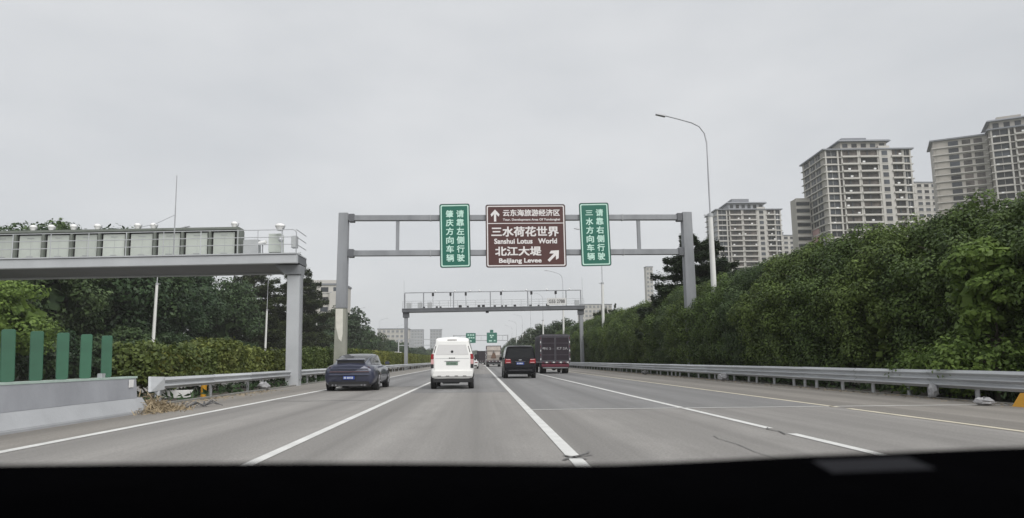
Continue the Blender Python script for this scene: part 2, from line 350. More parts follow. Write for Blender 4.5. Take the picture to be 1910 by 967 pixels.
def hedge_tree_meshes(seed, h=7.2, ax=2.3, ay=2.1, n=135, per=290, size=0.15, lm='leaf_hedge', slope=False):
    rng = np.random.default_rng(seed); C, rad = [], []
    while len(C) < n:
        d = rng.normal(size=3); d /= np.abs(d**4).sum()**0.25       # superellipsoid surface
        f = rng.uniform(0.72, 1.0)
        z = (h*0.5-0.1)+d[2]*(h*0.5-0.45)*f
        top = 1-(0.12 if slope else 0.28)*max(0, (z/h-0.72)/0.28)
        if slope:
            u = min(1, max(0, (d[0]*f*top+1)/1.35)); z *= 0.76+0.24*u*u*(3-2*u)
            if d[0] < 0: d[0] *= 0.70+0.30*min(1, max(0, z/(h*0.62)))
        C.append((d[0]*ax*f*top, d[1]*ay*f*top, max(0.55, z)+rng.normal(scale=0.10))); rad.append(rng.uniform(0.4, 0.8))
    C = np.array(C); P, D = clump_points(C, rad, per, rng)
    k = int(150*h*ax*ay/5); q = rng.uniform(-1, 1, (k, 3))*np.array([ax*0.66, ay*0.8, h*(0.30 if slope else 0.36)])+np.array([0.1 if slope else 0, 0, h*(0.37 if slope else 0.44)])
    crown = leaf_mesh('crown', P, D, size, M[lm], rng)
    inner = leaf_mesh('inner_leaves', q, rng.normal(size=(k, 3)), 0.42, M[lm], rng, 0.8, 0.1)
    trunk = trunk_mb(h*0.8, 0.11, 9, rng, 1.6).mesh('trunk', M['bark'], smooth=60)
    return crown, inner, trunk

def broad_tree_meshes(seed, h, rw, n=70, per=190, size=0.38, lm='leaf_tree', base=0.16):
    rng = np.random.default_rng(seed); C, rad = [], []
    for i in range(n):
        d = rng.normal(size=3); d /= np.linalg.norm(d); f = rng.uniform(0.55, 1.0)
        z = h*(base+(1-base)*0.5)+d[2]*h*(1-base)*0.45*f
        C.append((d[0]*rw*f, d[1]*rw*f, z)); rad.append(rng.uniform(0.13, 0.25)*rw*1.5)
    P, D = clump_points(np.array(C), rad, per, rng, 0.7)
    k = 500; q = rng.normal(size=(k, 3)); q /= np.linalg.norm(q, axis=1)[:, None]; q *= rng.uniform(0.2, 0.75, k)[:, None]
    q = q*np.array([rw, rw, h*(1-base)*0.45])+np.array([0, 0, h*(base+(1-base)*0.5)])
    return (leaf_mesh('crown', P, D, size, M[lm], rng), leaf_mesh('inner_leaves', q, rng.normal(size=(k, 3)), rw*0.34, M[lm], rng, 0.8, 0.1),
            trunk_mb(h*0.75, h*0.018, 9, rng, rw*0.8).mesh('trunk', M['bark'], smooth=60))

def layered_tree_meshes(seed, h, rw, tiers=11, lm='leaf_layer', size=0.26, per=260):
    """tiers of flat, spreading sprays on a straight trunk"""
    rng = np.random.default_rng(seed); Ps, Ds = [], []; mb = MB()
    mb.tube([(0, 0, 0), (0.05, 0, h*0.5), (0, 0.04, h)], [h*0.017, h*0.012, 0.03], 7)
    for t in range(tiers):
        u = t/(tiers-1); z = h*(0.20+0.78*u); Lr = rw*(1-u**1.9)**0.8*rng.uniform(0.85, 1.08)+0.05*rw
        nb = int(9-4*u)
        for b in range(nb):
            a = 6.283*(b+rng.uniform(-0.3, 0.3))/nb+t*0.9; L_ = Lr*rng.uniform(0.7, 1.12); rise = L_*rng.uniform(0.02, 0.16)
            dx, dy = math.cos(a), math.sin(a); z = h*(0.20+0.78*u)+rng.normal()*0.32*h*0.78/tiers
            mb.tube([(0, 0, z), (dx*L_*0.95, dy*L_*0.95, z+rise)], [0.05+0.03*(1-u), 0.012], 4)
            k = int(per*L_); s = rng.uniform(0.15, 1.0, k)**0.8; wdt = L_*0.30*np.sin(np.clip(s, 0, 1)*2.6+0.35)
            off = rng.normal(size=k)*wdt*0.6
            P = np.stack([dx*L_*s-dy*off, dy*L_*s+dx*off, z+rise*s+rng.normal(size=k)*0.16-0.10*np.abs(off)], 1)
            Ps.append(P); Ds.append(np.tile(np.array([0, 0, 1.0]), (k, 1)))
    return leaf_mesh('crown', np.vstack(Ps), np.vstack(Ds), size, M[lm], rng, 0.5, 0.55), mb.mesh('trunk', M['bark'], smooth=60)

def place_tree(name, meshes, loc, s=1.0, rz=0.0, sz=None):
    o = empty(name, loc, rz); o.scale = (s, s, sz or s)
    for me in meshes:
        link(me.name.split('.')[0], me, o)
    return o

# ------------------------------------------------------------------ the setting: ground, road, markings
random.seed(4)
def sheet(name, x0, x1, y0, y1, z, m, t=0.05):
    o = MB().box(x0, x1, y0, y1, z-t, z).build(name, M[m]); return tag(o, kind='structure')
gx = MB()
gx.add([(-690, -110, -0.09), (690, -110, -0.09), (690, 1640, -0.09), (-690, 1640, -0.09)], [(0, 1, 2, 3)])
tag(gx.build('ground', M['ground']), kind='structure')
FAR = 1500
sheet('road', -9.05, 13.35, -25, FAR, 0.0, 'road')
sheet('opposite_road', -31.5, -13.0, -25, FAR, 0.0, 'road')
sheet('median', -12.8, -9.2, -25, FAR, -0.02, 'soil', 0.06)
sheet('verge', 13.5, 34, -25, FAR, -0.03, 'soil', 0.05)
sheet('shoulder', 8.80, 13.34, -25, FAR, 0.004, 'shoulder', 0.003)
sheet('left_shoulder', -9.04, -6.64, -25, FAR, 0.004, 'shoulder', 0.003)
sheet('road_patch', 1.30, 8.55, 17.15, 140, 0.004, 'road_new', 0.003)
sheet('road_patch', -2.60, 1.02, 26.5, 61, 0.004, 'road_new', 0.003)
sheet('road_patch', -6.40, -2.85, 33, 120, 0.004, 'road_new', 0.003)
sheet('kerb', -9.19, -9.06, 18.2, FAR, 0.06, 'kerb', 0.12)
sheet('kerb', 13.36, 13.49, -25, FAR, 0.02, 'kerb', 0.12)
# lane lines
def lane_line(x, spans, wd=0.15, m='line'):
    for (a, b) in spans:
        sheet('lane_line', x-wd/2, x+wd/2, a, b, 0.009, m, 0.004)
lane_line(-6.55, [(-25, 700)], 0.17)
lane_line(-2.72, [(-25, 700)])
lane_line(1.16, [(-25, 8.62), (8.86, 700)], 0.17)
lane_line(4.95, [(-25, 11.05), (11.95, 16.9), (17.2, 700)])
lane_line(8.66, [(-25, 16.2), (16.75, 700)], 0.15, 'line_cream')
# transverse joint, sealed cracks, a dark star-shaped stain
sheet('expansion_joint', 1.25, 13.3, 16.93, 17.07, 0.009, 'joint', 0.003)
def ribbon(name, pts, wd, m, z=0.010):
    mb = MB(); vs = []
    for i, (x, y) in enumerate(pts):
        a = Vector(pts[max(0, i-1)]); b = Vector(pts[min(len(pts)-1, i+1)]); d = (b-a).normalized(); n_ = Vector((-d.y, d.x))*wd*0.5*random.uniform(0.5, 1.2)
        vs += [(x+n_.x, y+n_.y, z), (x-n_.x, y-n_.y, z)]
    mb.add(vs, [(2*i, 2*i+1, 2*i+3, 2*i+2) for i in range(len(pts)-1)])
    return tag(mb.build(name, M[m]), kind='structure')
ribbon('road_crack', [(3.64, 10.9), (3.57, 10.5), (3.60, 9.8), (3.53, 9.0), (3.55, 8.3), (3.52, 7.6)], 0.022, 'tar')
for br in ([(1.00, 8.50), (1.08, 8.66), (1.13, 8.70), (1.20, 8.84), (1.25, 8.86), (1.33, 9.02), (1.37, 9.06), (1.42, 9.24)], [(1.05, 8.92), (1.10, 8.80), (1.16, 8.77), (1.21, 8.66), (1.29, 8.56)], [(1.22, 8.84), (1.30, 8.83), (1.41, 8.92)]):
    ribbon('road_crack', br, 0.045, 'tar', 0.0135)
ribbon('sealed_crack', [(4.80, 10.95), (4.9, 11.4), (4.86, 11.8), (4.98, 12.05)], 0.03, 'tar', 0.0135)
ribbon('sealed_crack', [(-6.4, 21.9), (-5.2, 21.7), (-4.1, 21.9), (-2.9, 21.8)], 0.09, 'tar')

# ------------------------------------------------------------------ guard rails
def rail_profile(h, waves, depth, t=0.006, n=40):
    f = [(-(depth*0.5*(1-math.cos(2*math.pi*waves*i/n))), -h/2+h*i/n) for i in range(n+1)]
    return [(x, z) for x, z in f]+[(x+t, z) for x, z in reversed(f)]
def guardrail(name, label, X, y0, y1, waves, h, zc, sgn, step, post_r=0.06):
    t = empty(name, (X, y0, 0)); tag(t, label, 'guardrail')
    pr = [(x*sgn, z) for x, z in rail_profile(h, waves, 0.085)]
    sec = MB().prism(pr, 0.01, 3.99).mesh('rail_section', M['galv'], smooth=40)
    post = MB().tube([(0, 0, -0.08), (0, 0, zc+h*0.42)], [post_r, post_r], 10).mesh('post', M['galv_dull'], smooth=50)
    blk = MB().box(-0.09*sgn-0.03, -0.09*sgn+0.03, -0.09, 0.09, zc-0.15, zc+0.15).mesh('spacer', M['galv_dull'])
    y = 0.0; i = 0
    while y < y1-y0:
        link('rail_section', sec, t, (-0.12*sgn, y, zc), rot=(random.uniform(-0.002, 0.002), 0, random.uniform(-0.0015, 0.0015))); y += 4.0
    y = 0.35
    while y < y1-y0:
        p = link('post', post, t, (0.08*sgn, y, 0), rot=(random.uniform(-0.03, 0.03), random.uniform(-0.03, 0.03), 0)); link('spacer', blk, p, (0, 0, 0)); y += step*random.choice((1, 1, 1, 0.5))
    return t
guardrail('guardrail', 'three-wave steel guardrail running along the tall hedge', 13.3, 12.0, 240, 3, 0.50, 0.57, 1, 2.0)
lg = guardrail('guardrail', 'two-wave steel guardrail beside the clipped median shrubs', -9.55, 21.3, 260, 2, 0.34, 0.60, -1, 4.0)
sh = MB(); sh.hexa([(0.02, -0.62, 0.36), (0.10, -0.62, 0.36), (0.21, 0.02, 0.40), (0.12, 0.02, 0.40)], [(-0.06, -0.50, 0.80), (0.02, -0.50, 0.80), (0.21, 0.02, 0.78), (0.12, 0.02, 0.78)])
sh.build('end_shoe', M['galv'], lg, bevel=0.01)
MB().tube([(0.10, -0.2, -0.06), (0.10, -0.2, 0.5)], [0.07, 0.07], 10).build('post', M['galv'], lg, smooth=50)

# ------------------------------------------------------------------ left concrete barrier with green boards
bt = empty('concrete_barrier', (-8.42, 0, 0)); tag(bt, 'grey concrete barrier wall with sloping foot at the left edge', 'barrier')
prof_low = [(0.34, -0.06), (0.34, 0.06), (0.14, 0.36), (-0.14, 0.36), (-0.34, 0.06), (-0.34, -0.06)]
prof_up = [(0.135, 0.36), (0.075, 0.83), (-0.075, 0.83), (-0.135, 0.36)]
prof_cap = [(0.085, 0.83), (0.085, 0.875), (-0.085, 0.875), (-0.085, 0.83)]
for k, (a, b) in enumerate(((-6, 1.99), (2.0, 9.99), (10.0, 17.7))):
    MB().prism(prof_low, a, b).build('barrier_foot', M['concrete_light'], bt, bevel=0.012)
    MB().prism(prof_up, a, b-(0.25 if k == 2 else 0)).build('barrier_wall', M['concrete'], bt)
    MB().prism(prof_cap, a, b-(0.2 if k == 2 else 0)).build('top_rail', M['mint'], bt)
MB().box(-0.05, 0.05, 15.95, 16.09, 0.876, 0.97).build('bracket', M['galv'], bt)
MB().box(0.11, 0.125, 17.05, 17.25, 0.62, 0.80).build('reflector', M['white'], bt)
def board_mesh():
    o = rrect(-0.108, 0.108, 0.0, 0.94, 0.04, 4); mb = MB(); k = len(o); vs = []
    for lay, (yy, sc_) in enumerate(((-0.022, 0.9), (-0.012, 1.0), (0.012, 1.0), (0.022, 0.9))):
        vs += [(x*sc_, yy-0.02*math.cos(x/0.108*1.5)+0.01, 0.0+z if sc_ == 1 else 0.006+z*0.988) for x, z in o]
    fs = [tuple(range(k)), tuple(range(4*k-1, 3*k-1, -1))]
    for q in range(3): fs += [(q*k+i, (q+1)*k+i, (q+1)*k+(i+1) % k, q*k+(i+1) % k) for i in range(k)]
    return MB().add(vs, fs).mesh('anti_glare_board', M['green_board'], smooth=40)
bmesh_ = board_mesh()
ords = ['leftmost', 'second', 'middle', 'fourth', 'last']
for k, (y, lb) in enumerate(zip((12.92, 13.72, 14.55, 15.38, 16.22), (
        'leftmost green anti-glare board on the concrete barrier', 'second green anti-glare board from the left on the barrier',
        'middle one of the five green anti-glare boards', 'fourth green anti-glare board, second from the barrier end',
        'green anti-glare board nearest the median shrubs, last on the barrier'))):
    o = link('anti_glare_board', bmesh_, None, (-8.42, y, 0.876), rot=(R(random.uniform(-1, 1)), R(random.uniform(-0.7, 0.7)-2.4), R(38)))
    tag(o, lb, 'glare board', 'green boards on the concrete barrier')

# ------------------------------------------------------------------ main sign gantry
G2 = 48.0
g = empty('sign_gantry', (0, G2, 0), ry=R(-0.25)); tag(g, 'grey steel gantry over the road carrying brown and green signs', 'gantry')
def post_hexa(x0, x1, tx0, tx1, y0, y1, z0, z1):
    return MB().hexa([(x0, y0, z0), (x1, y0, z0), (x1, y1, z0), (x0, y1, z0)], [(tx0, y0, z1), (tx1, y0, z1), (tx1, y1, z1), (tx0, y1, z1)])
post_hexa(-9.82, -9.10, -9.76, -9.12, -0.32, 0.32, 4.83, 11.48).build('post', M['gantry'], g, bevel=0.02)
lp = post_hexa(-9.88, -9.06, -9.82, -9.10, -0.34, 0.34, -0.06, 4.80).build('post_foot', M['olive_paint'], g, bevel=0.02)
MB().slab([(-9.80, 4.78), (-9.30, 4.78), (-9.28, 3.1), (-9.36, 2.55), (-9.55, 2.75), (-9.74, 3.5)], -0.346, -0.3415).build('peeled_patch', M['peel'], lp)
post_hexa(14.46, 15.22, 14.50, 15.16, -0.32, 0.32, -0.06, 11.48).build('post', M['gantry'], g, bevel=0.02)
for z0, z1 in ((10.95, 11.32), (8.45, 8.83)):
    MB().box(-9.12, 14.52, -0.20, 0.20, z0, z1).build('beam', M['gantry'], g, bevel=0.015)
    for x in (-8.95, 14.22):
        MB().box(x-0.10, x+0.26, -0.27, 0.27, z0-0.09, z1+0.09).build('flange', M['gantry_dark'], g, bevel=0.01)
    for x in (-3.4, 2.0, 10.2):
        MB().box(x-0.03, x+0.03, -0.225, 0.225, z0-0.03, z1+0.03).build('splice_plate', M['galv_dull'], g)
for x in (-5.7, -1.6, 3.2, 8.1, 11.35):
    MB().box(x-0.11, x+0.11, -0.12, 0.12, 8.83, 10.95).build('strut', M['gantry'], g)
for x in (-2.15, -1.2, 1.2, 5.3, 7.7, 8.7):
    MB().box(x-0.04, x+0.04, -0.30, -0.20, 7.9, 11.8).build('sign_bracket', M['galv_dull'], g)

def sign_board(name, label, x0, x1, z0, z1, face, y=G2-0.34, edge='sign_edge', border='sign_white', tilt=0.0):
    cx = (x0+x1)/2; s = empty(name, (cx, y, z0), ry=tilt); tag(s, label, 'road sign')
    hw = (x1-x0)/2; H = z1-z0
    o = rrect(-hw, hw, 0, H, 0.14); MB().slab(o, 0.0, 0.035).build('panel', M[face], s)
    ring(MB(), rrect(-hw-0.03, hw+0.03, -0.03, H+0.03, 0.16), o, -0.012, 0.04).build('edge_frame', M[edge], s)
    ring(MB(), rrect(-hw+0.06, hw-0.06, 0.06, H-0.06, 0.11), rrect(-hw+0.135, hw-0.135, 0.135, H-0.135, 0.07), -0.006, 0.001).build('border', M[border], s)
    return s, hw, H
def uvfit(hw, H, u0, u1, v0, v1): return (-hw+u0*2*hw, -hw+u1*2*hw, H*(1-v1), H*(1-v0))
# brown tourist sign
s, hw, H = sign_board('direction_sign', 'large brown tourist sign with white Chinese and English place names', 0.47, 6.05, 7.60, 12.02, 'sign_brown', border='sign_white', tilt=R(-0.5))
W_ = M['sign_white']
def put(body, u0, u1, v0, v1, bold=0.055): text_part(body, *uvfit(hw, H, u0, u1, v0, v1), -0.001, W_, s, bold=bold)
put('云东海旅游经济区', 0.2125, 0.935, 0.075, 0.185, 0.05)
put('Tour. Development Area Of Yundonghai', 0.2125, 0.935, 0.222, 0.268, 0.05)
put('三水荷花世界', 0.065, 0.915, 0.352, 0.515, 0.055)
put('Sanshui Lotus   World', 0.10, 0.89, 0.545, 0.63, 0.06)
put('北江大堤', 0.11, 0.69, 0.672, 0.822, 0.055)
put('Beijiang Levee', 0.157, 0.69, 0.86, 0.955, 0.06)
MB().box(-hw+0.14, hw-0.14, -0.005, 0.001, H*0.694, H*0.706).build('divider', W_, s)
def arrow_part(cx, cz, L_, ang, parent):
    pts = [(-0.09, -0.5), (0.09, -0.5), (0.09, 0.10), (0.30, -0.10), (0.36, 0.10), (0, 0.5), (-0.36, 0.10), (-0.30, -0.10), (-0.09, 0.10)]
    c_, s_ = math.cos(ang), math.sin(ang)
    q = [(cx+L_*(x*c_-z*s_), cz+L_*(x*s_+z*c_)) for x, z in pts]
    return MB().slab(q, -0.005, 0.001).build('arrow', W_, parent)
a = uvfit(hw, H, 0.054, 0.176, 0.075, 0.266); arrow_part((a[0]+a[1])/2, (a[2]+a[3])/2, 0.86, 0, s)
a = uvfit(hw, H, 0.7725, 0.916, 0.728, 0.919); arrow_part((a[0]+a[1])/2, (a[2]+a[3])/2, 1.06, R(-45), s)
# green lane signs
for x0, x1, z0, z1, c1, c2, lb in ((-2.71, -0.64, 7.58, 12.05, '请靠左侧行驶', '肇庆方向车辆', 'narrow green keep-left sign hanging left of the brown sign'),
                                   (7.14, 9.20, 7.68, 12.15, '请靠右侧行驶', '三水方向车辆', 'narrow green keep-right sign hanging right of the brown sign')):
    s, hw, H = sign_board('lane_sign', lb, x0, x1, z0, z1, 'sign_green', border='sign_mint', tilt=R(-1.2)); W_ = M['sign_mint']
    for txt, u0, u1 in ((c2, 0.20, 0.455), (c1, 0.555, 0.81)):
        for k, ch in enumerate(txt):
            v = 0.095+k*0.1395; vv = (0.02 if ch == '三' else 0); text_part(ch, *uvfit(hw, H, u0, u1, v+vv, v+0.118-vv), -0.001, W_, s, 'character', bold=0.05)

# ------------------------------------------------------------------ near left gantry with cabinets seen from behind
G1 = 35.5
g = empty('message_gantry', (-9.25, G1, 0), ry=R(-1.1)); tag(g, 'pale grey gantry reaching in from the left, message board seen from behind', 'gantry')
MB().box(-0.36, 0.26, -0.33, 0.33, -0.06, 5.55).build('post', M['gantry_light'], g, bevel=0.02)
MB().box(0.262, 0.33, -0.10, 0.10, 0.3, 5.6).build('cable_duct', M['gantry'], g)
MB().hexa([(-0.45, -0.45, 5.56), (0.30, -0.45, 5.56), (0.30, 0.45, 5.56), (-0.45, 0.45, 5.56)], [(-0.95, -0.5, 6.02), (0.32, -0.5, 6.02), (0.32, 0.5, 6.02), (-0.95, 0.5, 6.02)]).build('corbel', M['gantry'], g)
MB().box(-23.5, 0.30, -1.10, -0.80, 6.03, 6.48).build('beam', M['gantry_light'], g, bevel=0.02)
MB().box(-23.5, -0.80, 3.0, 3.3, 6.03, 6.48).build('beam', M['gantry_light'], g, bevel=0.02)
MB().add([(-23.5, -0.79, 6.10), (0.28, -0.79, 6.10), (0.28, 0.9, 6.10), (-0.8, 2.99, 6.10), (-23.5, 2.99, 6.10), (-23.5, -0.79, 6.47), (0.28, -0.79, 6.47), (0.28, 0.9, 6.47), (-0.8, 2.99, 6.47), (-23.5, 2.99, 6.47)], [(4, 3, 2, 1, 0), (5, 6, 7, 8, 9), (0, 1, 6, 5), (1, 2, 7, 6), (2, 3, 8, 7), (3, 4, 9, 8), (4, 0, 5, 9)]).build('deck', M['gantry_dark'], g)  # underside shade put into the deck's darker colour
MB().add([(-23.5, -1.16, 6.49), (0.30, -1.16, 6.49), (0.30, 0.9, 6.49), (-0.8, 3.3, 6.49), (-23.5, 3.3, 6.49), (-23.5, -1.16, 6.55), (0.30, -1.16, 6.55), (0.30, 0.9, 6.55), (-0.8, 3.3, 6.55), (-23.5, 3.3, 6.55)], [(4, 3, 2, 1, 0), (5, 6, 7, 8, 9), (0, 1, 6, 5), (1, 2, 7, 6), (2, 3, 8, 7), (3, 4, 9, 8), (4, 0, 5, 9)]).build('walkway', M['gantry_light'], g)
MB().box(-0.32, 0.22, -0.3, 0.3, -0.2, -0.06).build('base_plate', M['galv_dull'], g)
MB().box(-21.6, -20.9, -0.4, 0.4, -0.06, 6.02).build('post', M['gantry_light'], g, bevel=0.02)
# message board: frame with cabinet doors
MB().box(-20.4, -3.05, 0.30, 0.80, 6.56, 8.00).build('board_body', M['dark'], g)
MB().box(-20.5, -2.95, 0.05, 0.85, 8.001, 8.14).build('board_top', M['frame_olive'], g, bevel=0.02)
MB().box(-3.049, -2.92, 0.02, 0.82, 6.56, 8.0).build('board_side', M['frame_olive'], g, bevel=0.01)
door = MB().box(-0.55, 0.53, -0.04, 0.0, -0.03, 1.24).mesh('cabinet_door', M['cabinet'], bevel=0.012)
seam = MB().box(-0.006, 0.006, -0.046, -0.039, 0.16, 1.05).mesh('door_seam', M['galv_dull'])
hing = MB().box(-0.16, 0.16, -0.052, -0.039, 0.0, 0.035).mesh('hinge', M['galv_dull'])
ribm = MB().box(-0.065, 0.065, -0.16, 0.02, 0.0, 1.43).mesh('rib', M['frame_olive'], bevel=0.012)
for k in range(13):
    x = -3.75-1.38*k
    if x < -20.2: break
    d = link('cabinet_door', door, g, (x, 0.28, 6.66)); link('door_seam', seam, d, (0.03, 0, 0)); link('hinge', hing, d, (0, 0, 0.14)); link('hinge', hing, d, (0, 0, 1.08))
    link('rib', ribm, g, (x-0.69, 0.26, 6.56))
# equipment and railings
MB().box(-2.70, -1.95, 0.0, 0.5, 6.56, 7.45).build('equipment_box', M['cabinet_grey'], g, bevel=0.015)
MB().box(-1.40, -0.78, -0.1, 0.5, 6.75, 7.72).build('equipment_box', M['cabinet'], g, bevel=0.015)
MB().box(-1.38, -0.80, 0.0, 0.4, 6.56, 6.74).build('equipment_plinth', M['dark'], g)
MB().box(-0.30, -0.02, 0.05, 0.4, 7.0, 7.62).build('equipment_box', M['cabinet_grey'], g, bevel=0.015)
MB().tube([(-1.92, 0.1, 7.25), (-1.55, 0.0, 7.30)], [0.10, 0.10], 10).build('camera_housing', M['white'], g, smooth=50)
MB().tube([(-1.75, 0.1, 6.56), (-1.75, 0.1, 7.2)], [0.03, 0.03], 6).build('camera_stand', M['galv_dull'], g)
rl = MB()
for z in (6.98, 7.35, 7.72): rl.bar((-20.4, -1.1, z), (0.10, -1.1, z), 0.022)
rl.tube([(0.10, -1.1, 7.72), (0.22, -1.1, 7.68), (0.27, -1.1, 7.56), (0.27, -1.1, 6.56)], [0.03]*4, 6)
rl.build('railing', M['galv'], g, smooth=60)
rl = MB()
for z in (6.98, 7.35, 7.72): rl.bar((0.26, -1.1, z), (0.26, 0.85, z), 0.02)
rl.build('railing', M['galv'], g, smooth=60)
pm = MB().tube([(0, 0, 0), (0, 0, 1.16)], [0.022, 0.022], 6).mesh('railing_post', M['galv'])
for x in (-0.45, -1.62, -2.6, -4.4, -6.2, -8.0, -9.8, -11.6, -13.4, -15.2): link('railing_post', pm, g, (x, -1.1, 6.56))
MB().tube([(-5.80, -0.85, 6.5), (-5.80, -0.85, 8.4), (-5.80, -0.85, 10.65)], [0.035, 0.03, 0.018], 6).build('antenna', M['galv_dull'], g)
MB().tube([(-5.80, -0.85, 8.62), (-7.2, 0.2, 8.40), (-8.6, 0.4, 8.15)], [0.012]*3, 4).build('antenna_stay', M['galv_dull'], g)
dm = MB().sphere((0, 0, 0.10), 0.17, 12, 6, 0.7).tube([(0, 0, -0.12), (0, 0, 0.06)], [0.09, 0.15], 10).mesh('dome_camera', M['white'], smooth=60)
dk = MB().tube([(0, 0, 0), (0.12, -0.05, 0.10), (0.16, -0.06, 0.22)], [0.03, 0.03, 0.02], 6).mesh('mount_arm', M['galv_dull'])
for x in (-3.30, -7.4, -8.2, -10.2, -11.4, -12.5, -13.4):
    d = link('dome_camera', dm, g, (x, 0.35, 8.26)); link('mount_arm', dk, d, (0.1, 0, -0.1))
d = link('dome_camera', dm, g, (-0.72, -0.5, 7.92), scale=(1.5, 1.5, 1.1)); link('mount_arm', dk, d, (0.02, 0, -0.12))
MB().tube([(-0.62, -0.4, 6.56), (-0.62, -0.4, 7.85)], [0.035, 0.03], 6).sphere((-0.66, -0.5, 7.32), 0.13, 10, 6).build('camera_mast', M['galv'], g, smooth=60)

# ------------------------------------------------------------------ far toll gantry
G3 = 93.0
g = empty('toll_gantry', (0, G3, 0), ry=R(-0.75)); tag(g, 'far dark-beamed gantry with railings and hanging cameras across the road', 'gantry')
MB().box(-9.95, -9.52, -0.35, 0.35, -0.06, 7.0).build('post', M['gantry'], g, bevel=0.02)
MB().box(-10.12, -9.33, -0.45, 0.45, 7.01, 7.66).build('post_head', M['gantry_dark'], g)
MB().box(13.52, 13.95, -0.35, 0.35, -0.06, 7.0).build('post', M['gantry'], g, bevel=0.02)
MB().box(13.33, 14.12, -0.45, 0.45, 7.01, 7.66).build('post_head', M['gantry_dark'], g)
MB().box(-10.2, 14.2, -0.8, 0.8, 7.67, 8.12).build('beam', M['gantry_dark'], g, bevel=0.02)
MB().box(-10.2, 14.2, -0.86, 0.86, 8.125, 8.18).build('walkway', M['gantry'], g)
rl = MB()
for z in (8.5, 8.8, 9.12): rl.bar((-10.1, -0.8, z), (14.1, -0.8, z), 0.022, 5)
for k in range(21): rl.bar((-10.1+1.21*k, -0.8, 8.18), (-10.1+1.21*k, -0.8, 9.12), 0.022, 5)
rl.build('railing', M['galv_dull'], g)
MB().box(-9.9, 13.9, -0.06, 0.06, 10.26, 10.36).build('top_rail', M['gantry'], g)
for x in (-9.9, -7.4, -3.4, 1.55, 6.6, 11.8, 13.8):
    MB().box(x-0.07, x+0.07, -0.06, 0.06, 8.18, 10.26).build('frame_post', M['gantry'], g)
for x in (-10.0, 14.05): MB().tube([(x, 0, 8.18), (x, 0, 12.1)], [0.03, 0.015], 5).build('lightning_rod', M['galv_dull'], g)
cmb = MB().box(-0.13, 0.13, -0.3, 0.3, -0.42, -0.02).tube([(0, 0, -1.9), (0, 0, -0.4)], [0.02, 0.02], 5).mesh('camera_unit', M['dark'])
whl = MB().sphere((0, 0, 0.1), 0.13, 8, 5).mesh('lamp_unit', M['white'])
for x in (-6.15, -3.8, -1.75, 3.0, 7.1, 10.4): link('camera_unit', cmb, g, (x, 0, 10.26))
for x in (-5.8, -3.2, -1.2, 0.1, 3.3, 6.4, 9.2, 12.3): link('lamp_unit', whl, g, (x, 0, 10.36))
eq = MB().box(-0.2, 0.2, -0.2, 0.2, 0.0, 0.3).mesh('sensor_unit', M['black_plastic'], bevel=0.03)
for x in (-7.3, -5.6, -5.1, -2.5, -1.5, 0.0, 0.6, 2.1, 3.1, 3.6, 4.8, 6.9, 8.0, 9.2): link('sensor_unit', eq, g, (x, -0.6, 8.18), scale=(random.uniform(0.6, 1.1),)*3)
MB().box(0.9, 1.3, -0.3, 0.3, 7.45, 7.66).build('sensor_unit', M['dark'], g)
for x in (-9.4, -7.9, -6.6, 13.3): MB().box(x-0.3, x+0.3, 0.1, 0.5, 8.18, 9.0).build('equipment_box', M['cabinet_grey'], g)
s = empty('marker_sign', (10.3, G3-0.95, 8.42), ry=R(-0.75)); tag(s, 'small white plate with dark number on the far gantry railing', 'sign')
MB().box(-1.3, 1.3, 0, 0.04, 0, 0.92).build('panel', M['plate_white'], s)
text_part('G55 2788', -1.08, 1.08, 0.24, 0.72, -0.001, M['sign_edge'], s)

# ------------------------------------------------------------------ green sign gantry far down the road
G4 = 330.0
g = empty('sign_gantry', (0, G4, 0)); tag(g, 'distant slim gantry with two green signs beyond the white van', 'gantry')
for z in (10.2, 12.6): MB().box(-12.6, 13.2, -0.15, 0.15, z, z+0.32).build('beam', M['galv_dull'], g)
for x in (-12.6, 13.0): MB().box(x, x+0.5, -0.25, 0.25, -0.06, 13.0).build('post', M['galv_dull'], g)
for x in (-9.5, 0.5, 10.8): MB().box(x, x+0.15, -0.1, 0.1, 10.52, 12.6).build('strut', M['galv_dull'], g)
for x0, x1, z0, z1, lb in ((-6.58, -1.95, 9.2, 13.9, 'distant green road sign just right of the white van roof'), (3.3, 8.15, 9.2, 14.05, 'distant green road sign with a small plate on top')):
    s = empty('direction_sign', ((x0+x1)/2, G4-0.4, z0)); tag(s, lb, 'road sign'); hw = (x1-x0)/2; H = z1-z0
    MB().slab(rrect(-hw, hw, 0, H, 0.3), 0, 0.06).build('panel', M['sign_green'], s)
    mk = MB().box(-0.42, 0.42, -0.02, 0, -0.35, 0.35).mesh('marking', M['sign_mint'])
    spots = ((-0.5, 0.80), (0.0, 0.80), (0.5, 0.80), (-0.3, 0.52), (0.15, 0.52), (0.6, 0.52), (0.0, 0.2)) if x0 < 0 else ((-0.25, 0.72), (0.2, 0.72), (-0.1, 0.55), (-0.45, 0.2), (-0.15, 0.2), (0.55, 0.22))
    for u, v in spots: link('marking', mk, s, (u*hw, 0, v*H), scale=(0.9, 1, 0.8))
    if x0 > 0: MB().slab(rrect(-0.9, 0.7, H+0.05, H+1.3, 0.1), 0, 0.06).build('top_plate', M['sign_green'], s)
g = empty('sign_gantry', (-18.5, 195, 0)); tag(g, 'low pale gantry frame over the far opposite carriageway', 'gantry')
for z in (5.3, 6.9): MB().box(-4.0, 9.0, -0.12, 0.12, z, z+0.22).build('beam', M['gantry_light'], g)
for x in (-4.2, 8.9): MB().box(x, x+0.3, -0.15, 0.15, -0.06, 7.3).build('post', M['gantry_light'], g)
MB().box(-1.2, 0.3, -0.25, -0.13, 4.8, 7.2).build('sign_back', M['galv_dull'], g)

